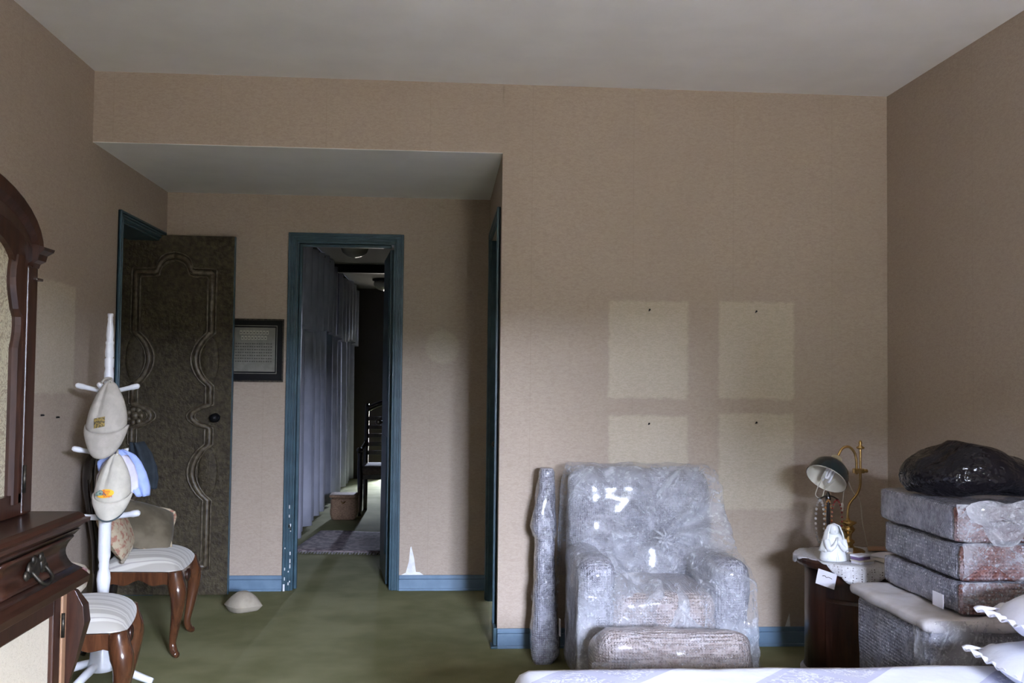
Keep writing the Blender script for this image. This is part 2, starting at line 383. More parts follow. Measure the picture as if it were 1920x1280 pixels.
        if bevel: k = ob.modifiers.new('bevel', 'BEVEL'); k.width = bevel; k.segments = 2; k.limit_method = 'ANGLE'
        return ob
def smooth_path(P, R, sub):
    Q = []; q = []
    for i in range(len(P)-1):
        p0, p1, p2, p3 = P[max(i-1, 0)], P[i], P[i+1], P[min(i+2, len(P)-1)]
        for k in range(sub):
            t = k/sub
            Q.append(0.5*((2*p1)+(p2-p0)*t+(2*p0-5*p1+4*p2-p3)*t*t+(3*p1-p0-3*p2+p3)*t**3)); q.append(R[i]*(1-t)+R[i+1]*t)
    Q.append(P[-1]); q.append(R[-1]); return Q, q
def fbm(p, s, oct=4): return noise.fractal(Vector(p)*s, 1.0, 2.0, oct)
def tag(o, label, cat, group=None):
    o['label'] = label; o['category'] = cat
    if group: o['group'] = group
    return o
def thing(name, label, cat, loc, rz=0, group=None):
    o = bpy.data.objects.new(name, None); C.objects.link(o); o.location = loc; o.rotation_euler = (0, 0, rz); o.empty_display_size = 0.1
    ORG[o.name] = Vector(loc); return tag(o, label, cat, group)
def struct(o, label=None):
    o['kind'] = 'structure'
    if label: o['label'] = label
    return o
def sroot(name, loc, label):
    o = bpy.data.objects.new(name, None); C.objects.link(o); o.location = loc; o.empty_display_size = 0.1
    ORG[o.name] = Vector(loc); return struct(o, label)
def plab(o, label): o['label'] = label; return o
def RZ(a): return Matrix.Rotation(a, 4, 'Z')
def T(x, y, z): return Matrix.Translation((x, y, z))

# ------------------------------------------------------------------ the room
XL, XR, XA, D1, D2, HC, HS = -1.843, 2.428, 0.301, 5.187, 6.578, 3.0, 2.625
struct(MB().box(-3.4, 2.7, -1.25, 14.0, -0.08, 0).build('floor', M['carpet']), 'worn olive green carpet running through the doorway')
struct(MB().box(XL-0.2, XR+0.15, WY-0.15, D1+0.14, HC, HC+0.12).build('ceiling', M['ceil']), 'plain white plaster ceiling of the bedroom')
struct(MB().box(XL-0.02, XA+0.15, D1+0.002, D2+0.1, HS, HS+0.1).build('ceiling_alcove', M['ceil']), 'lower white soffit over the alcove with the doors')
LD0, LD1, LDH = 5.665, 6.455, 2.290     # doorway in the left wall
wl = MB().box(XL-0.19, XL, WY-0.15, LD0, 0, HC).box(XL-0.19, XL, LD1, D2+0.12, 0, HC).box(XL-0.19, XL, LD0, LD1, LDH, HC)
wl = struct(wl.build('wall_left', M['wall_side']), 'beige papered wall behind the wooden cabinet and coat rack')
wr = struct(MB().box(XR, XR+0.15, WY-0.15, D1+0.15, 0, HC).build('wall_right', M['wall_right']), 'beige papered wall behind the stack of wrapped drawers')
wb = struct(MB().box(XA, XR+0.15, D1, D1+0.12, 0, HC).build('wall_back', M['wall_back']), 'beige papered wall with four pale rectangles where pictures hung')
struct(MB().box(XL-0.02, XA+0.002, D1, D1+0.1, HS+0.003, HC).build('wall_header', M['wall_alc']), 'papered strip of wall above the alcove opening')
BD0, BD1, BDH = -0.988, -0.332, 2.318   # doorway in the alcove's back wall
wa = MB().box(XL-0.02, BD0, D2, D2+0.12, 0, HS+0.05).box(BD1, XA+0.15, D2, D2+0.12, 0, HS+0.05).box(BD0, BD1, D2, D2+0.12, BDH, HS+0.05)
wa = struct(wa.build('wall_alcove_back', M['wall_alc']), 'papered alcove wall around the open doorway')
AD0, AD1, ADH = 5.345, 6.25, 2.30       # closed door in the alcove's right wall
wal = MB().box(XA, XA+0.12, D1+0.12, AD0, 0, HS+0.05).box(XA, XA+0.12, AD1, D2, 0, HS+0.05).box(XA, XA+0.12, AD0, AD1, ADH, HS+0.05)
struct(wal.build('wall_alcove_right', M['wall_right']), 'narrow papered side wall of the alcove')
# rear wall with the window that lights the room
wy0, wy1 = WY-0.15, WY
rear = MB().box(XL-0.2, WX0, wy0, wy1, 0, HC).box(WX1, XR+0.15, wy0, wy1, 0, HC).box(WX0, WX1, wy0, wy1, 0, WZ0).box(WX0, WX1, wy0, wy1, WZ1, HC)
struct(rear.build('wall_rear', M['wall_back']), 'papered wall with the window behind the bed')
win = sroot('window_1', ((WX0+WX1)/2, WY-0.075, WZ0), 'white casement window facing the alcove')
fr = MB()
for a, b in ((WX0, WX0+0.04), (WX1-0.04, WX1)): fr.box(a, b, wy0+0.02, wy1-0.02, WZ0, WZ1)
for a, b in ((WZ0, WZ0+0.04), (WZ1-0.04, WZ1)): fr.box(WX0+0.04, WX1-0.04, wy0+0.02, wy1-0.02, a, b)
fr.box((WX0+WX1)/2-0.03, (WX0+WX1)/2+0.03, wy0+0.03, wy1-0.03, WZ0+0.04, WZ1-0.04)
fr.build('window_frame', M['white'], win, bevel=0.004)
struct(MB().box(1.2, 13, -9.2, -9.0, -0.4, 2.5).box(-9, 1.2, -12.0, -9.0, -0.4, 3.1).build('wall_sky_block', mat('sky_block_dark', (0.035, 0.035, 0.022), (0.06, 0.06, 0.035), 0.9, 4)), 'unseen dark blocks added outside the window to hide the low sky')  # added out of view: darkens the upper walls and the right side
struct(MB().box(-3, 5, -2.9, -1.15, 2.28, 2.42).build('ceiling_sky_block', M['dark']), 'unseen slab added over the window to cut off the high sky')  # added out of view so less skylight reaches bed and floor
# hall beyond the left doorway and corridor beyond the back doorway
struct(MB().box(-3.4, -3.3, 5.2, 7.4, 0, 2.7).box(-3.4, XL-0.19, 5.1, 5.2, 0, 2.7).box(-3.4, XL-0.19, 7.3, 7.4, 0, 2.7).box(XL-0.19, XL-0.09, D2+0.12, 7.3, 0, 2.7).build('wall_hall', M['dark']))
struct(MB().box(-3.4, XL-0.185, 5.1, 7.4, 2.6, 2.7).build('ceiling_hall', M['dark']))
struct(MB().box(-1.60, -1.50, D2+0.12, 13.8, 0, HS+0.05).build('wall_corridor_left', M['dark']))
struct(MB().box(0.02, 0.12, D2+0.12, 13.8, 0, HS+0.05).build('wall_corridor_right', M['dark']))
struct(MB().box(-1.60, 0.12, D2+0.1, 13.8, HS, HS+0.1).build('ceiling_corridor', mat('shaded_plaster', (0.16, 0.155, 0.135), None, 0.9)), 'dim white ceiling of the corridor past the doorway')  # white ceiling coloured grey: the corridor's dimness is in the colour
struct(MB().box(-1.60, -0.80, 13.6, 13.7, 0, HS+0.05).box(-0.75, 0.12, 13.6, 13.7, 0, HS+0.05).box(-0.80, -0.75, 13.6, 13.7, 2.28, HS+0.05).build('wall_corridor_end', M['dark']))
struct(MB().box(-1.50, 0.02, 10.62, 10.72, HS-0.09, HS).build('trim_4', M['black'], bevel=0.01), 'dark beam crossing the corridor ceiling')

# baseboards
def baseboard(name, pts, nrm, label=None):
    (x0, y0), (x1, y1) = pts; m = MB()
    for d, z0, z1 in ((0.022, 0, 0.075), (0.014, 0.075, 0.1), (0.032, 0, 0.015)):
        xs = sorted((x0, x1, x0+nrm[0]*d, x1+nrm[0]*d)); ys = sorted((y0, y1, y0+nrm[1]*d, y1+nrm[1]*d))
        m.box(xs[0], xs[-1], ys[0], ys[-1], z0, z1)
    return struct(m.build(name, M['bluetrim'], bevel=0.003), label)
baseboard('baseboard_back', ((XA, D1), (XR, D1)), (0, -1), 'blue painted baseboard below the pale rectangles')
baseboard('baseboard_alcove_left', ((XL, D2), (BD0-0.055, D2)), (0, -1), 'blue painted baseboard under the framed chart')
baseboard('baseboard_alcove_right', ((BD1+0.055, D2), (XA, D2)), (0, -1), 'blue painted baseboard right of the open doorway')
baseboard('baseboard_left', ((XL, WY), (XL, LD0-0.06)), (1, 0))
baseboard('baseboard_right', ((XR, WY), (XR, D1)), (-1, 0))

# door trims
def casing(mb, side, a0, a1, top, plane, w=0.055, d=0.018, sgn=-1):
    """stepped casing round an opening; side 'y' = on a wall facing +-Y"""
    for k, (o0, o1, dd) in enumerate(((0, w, d*0.6), (0.006, 0.018, d), (0.024, 0.034, d), (0.040, w, d*1.15))):
        p0, p1 = sorted((plane, plane+sgn*dd))
        def put(u0, u1, z0, z1):
            if side == 'y': mb.box(u0, u1, p0, p1, z0, z1)
            else: mb.box(p0, p1, u0, u1, z0, z1)
        put(a0-o1, a0-o0, 0, top+o1); put(a1+o0, a1+o1, 0, top+o1); put(a0-o0, a1+o0, top+o0, top+o1)
    return mb
t = casing(MB(), 'y', BD0, BD1, BDH, D2)
t.box(BD0, BD0+0.012, D2-0.004, D2+0.13, 0, BDH).box(BD1-0.012, BD1, D2-0.004, D2+0.13, 0, BDH).box(BD0, BD1, D2-0.004, D2+0.13, BDH-0.012, BDH)
t.box(BD0+0.012, BD0+0.03, D2+0.05, D2+0.08, 0, BDH-0.012).box(BD0+0.03, BD1-0.03, D2+0.05, D2+0.08, BDH-0.03, BDH-0.012)
tr1 = struct(t.build('trim_1', M['tealtrim'], bevel=0.003), 'blue green door casing around the dark corridor doorway')
chips = MB()
for k in range(16):
    z = random.choice((random.uniform(0.02, 0.42), random.uniform(0.02, 0.7)))
    x = BD0-random.choice((0.004, 0.014, 0.038)); chips.box(x-0.003, x+0.003, D2-0.0235, D2-0.0175, z, z+random.uniform(0.008, 0.03))
chips.box(BD0-0.047, BD0-0.036, D2-0.024, D2-0.018, 0.0, 0.045)
ch = chips.build('chipped_paint', M['chip'], tr1); plab(ch, 'white chips in the blue paint')
t = casing(MB(), 'x', LD0, LD1, LDH, XL, sgn=1)
t.box(XL-0.19, XL+0.004, LD0, LD0+0.012, 0, LDH).box(XL-0.19, XL+0.004, LD1-0.012, LD1, 0, LDH).box(XL-0.19, XL+0.004, LD0, LD1, LDH-0.012, LDH)
struct(t.build('trim_2', M['tealtrim'], bevel=0.003), 'dark casing of the doorway behind the carved door')
t = casing(MB(), 'x', AD0, AD1, ADH, XA)
t.box(XA-0.004, XA+0.05, AD0, AD0+0.012, 0, ADH).box(XA-0.004, XA+0.05, AD1-0.012, AD1, 0, ADH)
t.box(XA-0.034, XA, D1-0.033, D1+0.06, 0, 0.012).box(XA-0.02, XA, D1+0.0, AD0-0.055, 0, 0.1)
struct(t.build('trim_3', M['tealtrim'], bevel=0.003), 'narrow blue green casing on the side wall of the alcove')
d = sroot('door_3', (XA+0.07, (AD0+AD1)/2, 0), 'closed dark door in the side wall of the alcove')
MB().box(XA+0.05, XA+0.09, AD0+0.012, AD1-0.012, 0.005, ADH).build('door_leaf', M['tealtrim'], d)
MB().ball((XA+0.03, AD1-0.09, 1.0), 0.022).build('knob', M['oldbrass'], d, True)
# door leaf standing open into the corridor
d = sroot('door_2', (BD1-0.02, D2+0.13, 0), 'teal door leaf standing open into the corridor')
mt = T(BD1-0.022, D2+0.135, 0) @ RZ(math.radians(7))
MB().box(-0.02, 0.02, 0, 0.66, 0.01, BDH-0.03).xf(mt).build('door_leaf', M['tealtrim'], d, bevel=0.003)
lk = MB().box(-0.0245, -0.0195, 0.06, 0.60, 1.25, 2.1).box(-0.0245, -0.0195, 0.06, 0.60, 0.2, 1.0).xf(mt).build('raised_panel', M['tealtrim'], d, bevel=0.004)
MB().ball((-0.05, 0.60, 1.08), 0.024).tube([(-0.02, 0.60, 1.08), (-0.05, 0.60, 1.08)], 0.01).xf(mt).build('knob', M['oldbrass'], d, True)

# torn wallpaper and nails
plab(MB().prism([(1.856, 0.1), (1.884, 0.1), (1.879, 0.17)], 'y', D1-0.0012, D1+0.001).build('torn_patch', M['chip'], wb), 'white tear in the paper above the baseboard')
plab(MB().prism([(-0.262, 0.1), (-0.115, 0.1), (-0.14, 0.118), (-0.165, 0.12), (-0.178, 0.21), (-0.198, 0.29), (-0.205, 0.28), (-0.212, 0.19), (-0.232, 0.115)], 'y', D2-0.0012, D2+0.001).build('torn_patch', M['chip'], wa), 'white tear in the paper by the doorway')
nail0 = None
for x, z in ((1.103, 1.792), (1.690, 1.793), (1.104, 1.180), (1.692, 1.191)):
    MB().tube([(x, D1+0.004, z-0.002), (x, D1-0.014, z+0.004)], [0.0035, 0.0035], 6).ball((x, D1-0.015, z+0.004), 0.0055, 6, 4).build('nail', M['black'], wb)
for y, z in ((4.637, 1.225), (4.818, 1.208)):
    MB().tube([(XL-0.004, y, z), (XL+0.012, y, z)], 0.004, 6).box(XL-0.001, XL+0.004, y-0.012, y+0.012, z-0.004, z+0.004).build('nail', M['black'], wl)

# ------------------------------------------------------------------ carved open door (door_1)
LX0, LX1, LY, LZ = -2.095, -1.362, 6.400, 2.318
d1 = sroot('door_1', (LX0, LY+0.02, 0), 'old carved wooden door standing open against the alcove wall')
MB().box(LX0, LX1, LY, LY+0.042, 0.012, LZ-0.004).build('door_leaf', M['doorwood'], d1, bevel=0.004)
plab(MB().box(LX1, LX1+0.004, LY+0.004, LY+0.04, 0.012, LZ-0.004).build('door_edge', M['tealtrim'], d1), 'blue painted edge of the carved door')
lcx = -1.738; hw = 0.243
def panelpath(side, off):
    w = hw-off; P = []
    def arc(za, zb, depth, n=9):
        for i in range(n+1):
            t = i/n; P.append((w-depth*math.sin(PI*t)**0.75, za+(zb-za)*t))
    P.append((0.0, 2.180-off)); 
    for i in range(1, 7): a = i/6*PI/2; P.append((0.105*math.sin(a)-off*0.4*math.sin(a), 2.086-off+0.094*math.cos(a)))
    P.append((0.125, 2.075-off)); P.append((w-0.01, 2.075-off)); P.append((w, 2.065-off)); P.append((w, 1.69))
    arc(1.686, 1.345, 0.098); P.append((w, 1.33)); P.append((w, 1.235))
    arc(1.226, 1.075, 0.118); P.append((w, 1.06)); P.append((w, 0.985))
    arc(0.972, 0.612, 0.104); P.append((w-0.004, 0.60)); P.append((w-0.004, 0.20+off)); P.append((w-0.014, 0.19+off)); P.append((0, 0.19+off))
    return [(lcx+side*x, LY-0.004, z) for x, z in P]
for side in (-1, 1):
    MB().tube(panelpath(side, 0), 0.017, 7).build('moulding', M['doormould'], d1, True)
    MB().tube(panelpath(side, 0.030), 0.008, 6).build('moulding', M['doormould'], d1, True)
    MB().tube(panelpath(side, -0.024), 0.006, 6).build('moulding', M['doormould'], d1, True)
for (z0, z1, dep) in ((1.665, 1.365, 0.058), (0.95, 0.635, 0.062)):     # raised ovals between moulding and edge
    for side in (-1, 1):
        m = MB(); c = Vector((lcx+side*(hw-0.005), LY, (z0+z1)/2))
        m.ball(c, (dep, 0.012, (z0-z1)/2), 14, 8).build('raised_oval', M['doorwood'], d1, True)
ros = MB(); rc = Vector((lcx-hw+0.015, LY-0.004, 1.15))
ros.ball(rc, (0.028, 0.018, 0.028), 10, 6)
for k in range(7):
    a = k*2*PI/7; ros.ball(rc+Vector((math.cos(a)*0.043, 0, math.sin(a)*0.043)), (0.02, 0.014, 0.02), 8, 5)
ros.build('carved_rosette', M['doormould'], d1, True)
kb = MB().lathe([(0.030, 0), (0.030, 0.006), (0.011, 0.010), (0.010, 0.03), (0.024, 0.038), (0.028, 0.052), (0.022, 0.064), (0.0, 0.068)], n=16, mtx=Matrix.Rotation(PI/2, 4, 'X'), c=(-1.458, LY, 1.142))
plab(kb.build('door_knob', M['black'], d1, True), 'small dark round knob')
for z in (0.3, 1.15, 2.0):
    MB().tube([(LX0+0.004, LY-0.006, z-0.05), (LX0+0.004, LY-0.006, z+0.05)], 0.008, 8).build('hinge', M['oldbrass'], d1, True)

# ------------------------------------------------------------------ framed chart on the alcove wall
fx0, fx1, fz0, fz1 = -1.485, -1.062, 1.374, 1.792
pf = thing('picture_frame', 'black framed chart with rows of small print beside the carved door', 'picture', ((fx0+fx1)/2, D2-0.004, fz0))
m = MB()
for a in ((fx0, fx1, fz0, fz0+0.010), (fx0, fx1, fz1-0.010, fz1), (fx0, fx0+0.008, fz0+0.010, fz1-0.010), (fx1-0.008, fx1, fz0+0.010, fz1-0.010)):
    m.box(a[0], a[1], D2-0.022, D2-0.003, a[2], a[3])
plab(m.build('frame', M['oldbrass'], pf, bevel=0.002), 'thin brass frame')
plab(MB().box(fx0+0.008, fx1-0.008, D2-0.012, D2-0.004, fz0+0.010, fz1-0.010).build('mat_board', M['black'], pf), 'wide black mat')
px0, px1, pz0, pz1 = fx0+0.06, fx1-0.056, fz0+0.068, fz1-0.058
M['print'] = mat('aged_print', (0.21, 0.205, 0.175), (0.165, 0.16, 0.135), 0.5, 20)
M['ink'] = mat('print_ink', (0.07, 0.065, 0.055), None, 0.6)
M['inkpale'] = mat('print_pale', (0.36, 0.345, 0.28), None, 0.6)
plab(MB().box(px0, px1, D2-0.0145, D2-0.012, pz0, pz1).build('print_sheet', M['print'], pf), 'grey printed sheet')
m = MB(); ed = 0.004
for a in ((px0-0.012, px1+0.012, pz0-0.014, pz0-0.014+ed), (px0-0.012, px1+0.012, pz1+0.010, pz1+0.010+ed), (px0-0.012, px0-0.012+ed, pz0-0.01, pz1+0.01), (px1+0.008, px1+0.008+ed, pz0-0.01, pz1+0.01)):
    m.box(a[0], a[1], D2-0.0135, D2-0.012, a[2], a[3])
m.build('fillet', M['print'], pf)
m = MB(); n = MB()
for r, cnt, x0 in ((0, 9, px0+0.075), (1, 8, px0+0.085)):
    for k in range(cnt):
        xx = x0+k*0.0215; zz = pz1-0.046-r*0.036; m.box(xx, xx+0.016, D2-0.0155, D2-0.0145, zz, zz+0.026); n.box(xx+0.004, xx+0.011, D2-0.016, D2-0.0155, zz+0.006, zz+0.016)
m.build('photo_cell', M['inkpale'], pf)['kind'] = 'stuff'
for r in range(7):
    zz = pz1-0.112-r*0.0195
    for k in range(18):
        xx = px0+0.018+k*0.0152; n.box(xx, xx+0.009+0.003*((k*7+r) % 3 == 0), D2-0.0155, D2-0.0145, zz, zz+0.008)
n.build('print_lines', M['ink'], pf)['kind'] = 'stuff'

# ------------------------------------------------------------------ tall cabinet on the left
CY1, CX = 3.40, -1.228            # far end, front plane of the lower case at its waist
CY0 = 2.22
cab = thing('cabinet', 'dark mahogany cabinet with arched upper doors and concave drawer front', 'cabinet', (-1.52, 2.81, 0))
XB = XL+0.03
def ringstack(rs):
    return MB().loops([[(XB, CY0-o, z), (CX+o, CY0-o, z), (CX+o, CY1+o, z), (XB, CY1+o, z)] for o, z in rs])
ringstack([(0.0, 0.900), (0.006, 0.902), (0.020, 0.915), (0.034, 0.921), (0.035, 0.934), (0.022, 0.937), (0.016, 0.948), (0.004, 0.956)]).build('cornice', M['mahogy'], cab)
cav = [(0.020, 0.765)]+[(0.020-0.055*math.sin(PI*t/10)**0.8, 0.768+0.128*t/10) for t in range(1, 10)]+[(0.012, 0.9)]
ringstack(cav).build('drawer_case', M['mahogy'], cab, True)
ringstack([(0.0, 0.700), (0.018, 0.706), (0.034, 0.716), (0.037, 0.738), (0.028, 0.750), (0.014, 0.765), (0.0, 0.767)]).build('waist_moulding', M['mahogy'], cab)
for yc in (2.50, 3.10):
    dr = MB().grid(lambda u, v, yc=yc: (CX-0.003-0.042*math.sin(PI*(0.08+0.84*v))**0.8+0.022, yc-0.265+0.53*u, 0.782+0.1*v), 8, 8).build('drawer_front', M['mahogy'], cab, True, solid=0.008)
    h = MB(); hx = CX-0.012; HZ = []
    h.ball((hx, yc, 0.838), (0.008, 0.03, 0.026), 10, 6)
    for s in (-1, 1):
        h.ball((hx+0.004, yc+s*0.034, 0.842), (0.007, 0.016, 0.020), 8, 5); h.ball((hx+0.004, yc+s*0.052, 0.832), (0.006, 0.012, 0.012), 8, 5)
        h.ball((hx+0.006, yc+s*0.020, 0.862), (0.006, 0.011, 0.012), 8, 5)
    h.tube([(hx+0.008, yc-0.036, 0.84), (hx+0.028, yc-0.032, 0.815), (hx+0.030, yc, 0.805), (hx+0.028, yc+0.032, 0.815), (hx+0.008, yc+0.036, 0.84)], 0.0045, 6, 4)
    h.xf(T(hx, yc, 0.822) @ Matrix.Scale(1.35, 4) @ T(-hx, -yc, -0.838))
    plab(h.build('drawer_handle', M['oldbrass'], dr, True), 'ornate tarnished brass bail handle')
# lower case with doors and swelling corner posts
MB().box(XB, CX-0.055, CY0+0.01, CY1-0.002, 0.08, 0.702).build('lower_case', M['mahog'], cab, bevel=0.004)
MB().box(XB, CX-0.028, CY0, CY1-0.005, 0.08, 0.15).box(CX-0.06, CX-0.03, CY0+0.04, CY1-0.01, 0.691, 0.704).build('rail', M['mahogy'], cab, bevel=0.004)
for ya, yb in ((CY1-0.002, CY1+0.022), (CY0-0.022, CY0+0.002)):
    pr = [(0.0, -0.005), (0.10, 0.0), (0.22, -0.030), (0.34, -0.022), (0.46, 0.010), (0.58, 0.036), (0.64, 0.030), (0.69, 0.004), (0.702, -0.012)]
    far = ya > 3
    rg = []
    for z, o in pr: 
        y0, y1 = (ya, yb+o) if far else (ya-o, yb)
        rg.append([(CX-0.06, y0, z), (CX+o, y0, z), (CX+o, y1, z), (CX-0.06, y1, z)])
    MB().loops(rg).build('corner_post', M['mahog'], cab, bevel=0.006)
plab(MB().box(CX-0.052, CX-0.022, CY1-0.037, CY1-0.003, 0.15, 0.69).build('door_stile_strip', M['palewood'], cab, bevel=0.003), 'pale strip beside the hinge')
for y0, y1 in ((CY0+0.004, 2.79), (2.80, CY1-0.039)):
    dm = MB()
    for a in ((y0, y0+0.06, 0.155, 0.69), (y1-0.06, y1, 0.155, 0.69), (y0+0.06, y1-0.06, 0.155, 0.21), (y0+0.06, y1-0.06, 0.632, 0.69)):
        dm.box(CX-0.052, CX-0.026, a[0], a[1], a[2], a[3])
    dd = dm.build('lower_door', M['mahog'], cab, bevel=0.006)
    plab(MB().box(CX-0.05, CX-0.042, y0+0.06, y1-0.06, 0.21, 0.632).build('door_panel', M['damask2'], dd), 'cream fabric panel')
    if y1 > 3: MB().tube([(CX-0.020, y1+0.002, 0.545), (CX-0.020, y1+0.002, 0.625)], 0.006, 8).build('hinge', M['oldbrass'], dd, True)
for yy in (CY0+0.04, CY1-0.04):
    MB().box(XB, XB+0.07, yy-0.035, yy+0.035, 0, 0.08).build('foot', M['mahog'], cab)
# upper case
UX = -1.362; UC = 2.815; UH = 0.555
def arch(h, w, z0, n=20): return [(UC+w*math.cos(PI*i/n), z0+h*math.sin(PI*i/n)) for i in range(n+1)]
poly = [(UC+UH, 0.956)]+arch(0.2, UH, 1.83)+[(UC-UH, 0.956)]
MB().prism([(y, z) for y, z in poly], 'x', XB, UX-0.035).build('upper_case', M['mahog'], cab, bevel=0.004)
# arched cornice band and its horizontal return
band = [(y, z) for y, z in arch(0.215, UH+0.012, 1.83)]; inn = [(y, z) for y, z in arch(0.095, UH-0.085, 1.815)]
m = MB(); n = len(band)
rings = []
for i in range(n):
    (yo, zo), (yi, zi) = band[i], inn[i]
    rings.append([(UX-0.045, yo, zo), (UX+0.012, yo, zo), (UX+0.006, yo*0.7+yi*0.3, zo*0.7+zi*0.3), (UX-0.008, yo*0.5+yi*0.5, zo*0.5+zi*0.5), (UX-0.002, yo*0.1+yi*0.9, zo*0.1+zi*0.9), (UX-0.045, yi, zi)])
m.loops(rings).build('arched_cornice', M['mahog'], cab, False, bevel=0.003)
for s in (-1, 1):
    y = UC+s*UH
    a = MB().loops([[(XB, y-0.05, z), (UX+o, y-0.05, z), (UX+o, y+s*o if s > 0 else y-0.05, z), (XB, y+s*o if s > 0 else y-0.05, z)] if s > 0 else
                    [(XB, y-o, z), (UX+o, y-o, z), (UX+o, y+0.05, z), (XB, y+0.05, z)] for o, z in ((0.0, 1.77), (0.004, 1.785), (0.016, 1.795), (0.020, 1.815), (0.034, 1.828), (0.037, 1.838), (0.005, 1.848))])
    a.build('cornice_return', M['mahog'], cab)
    MB().box(XB, UX+0.012, min(y-0.04*s, y+0.012*s), max(y-0.04*s, y+0.012*s), 1.728, 1.738).build('bead', M['mahog'], cab, bevel=0.003)
    MB().box(UX-0.036, UX, min(y, y-0.075*s), max(y, y-0.075*s), 0.957, 1.775).build('pilaster', M['mahog'], cab, bevel=0.008)
# arched doors of the upper case, scalloped stiles, damask panels, hinges
for s in (-1, 1):
    yo = UC+s*(UH-0.078); yi = UC+s*0.004
    def stile(z):   # inner edge of the outer stile: wavy shoulder below the arch
        w = 0.082
        if z > 1.50: w += 0.018*math.sin((z-1.50)/0.30*2*PI)*(-1) + 0.012*(z > 1.6)
        return w
    zs = [1.0+0.80*i/32 for i in range(33)]
    m = MB(); rg = []
    for z in zs:
        w = stile(z); a, b = yo, yo-s*w
        rg.append([(UX-0.035, a, z), (UX-0.004, a, z), (UX-0.004, a-s*0.035, z), (UX+0.006, a-s*0.045, z), (UX+0.002, b+s*0.012, z), (UX-0.012, b, z), (UX-0.035, b, z)])
    dd = m.loops(rg).box(UX-0.035, UX-0.004, min(yo, yi), max(yo, yi), 0.96, 1.03).box(UX-0.035, UX-0.006, min(yi, yi+s*0.055), max(yi, yi+s*0.055), 1.03, 1.92).build('upper_door', M['mahog'], cab)
    plab(MB().prism([(yo-s*0.03, 1.03), (yi+s*0.05, 1.03), (yi+s*0.05, 1.895), (yo-s*0.2, 1.87), (yo-s*0.08, 1.81), (yo-s*0.03, 1.76)], 'x', UX-0.034, UX-0.022).build('door_panel', M['damask'], dd), 'gold patterned panel')
    MB().tube([(UX+0.004, yo+s*0.003, 1.03), (UX+0.004, yo+s*0.003, 1.12)], 0.006, 8).build('hinge', M['oldbrass'], dd, True)
    # spandrel that closes the arch above the stile
    sp_ = MB(); rg = []
    for i in range(13):
        a = PI/2*i/12
        o = (UC+s*(UH-0.03)*math.cos(a), 1.80+0.12*math.sin(a)); q = (UC+s*(UH-0.165)*math.cos(a)**0.8, 1.745+0.13*math.sin(a))
        rg.append([(UX-0.035, o[0], o[1]), (UX-0.003, o[0], o[1]), (UX-0.003, q[0], q[1]), (UX-0.035, q[0], q[1])])
    sp_.loops(rg).build('door_arch', M['mahog'], dd)

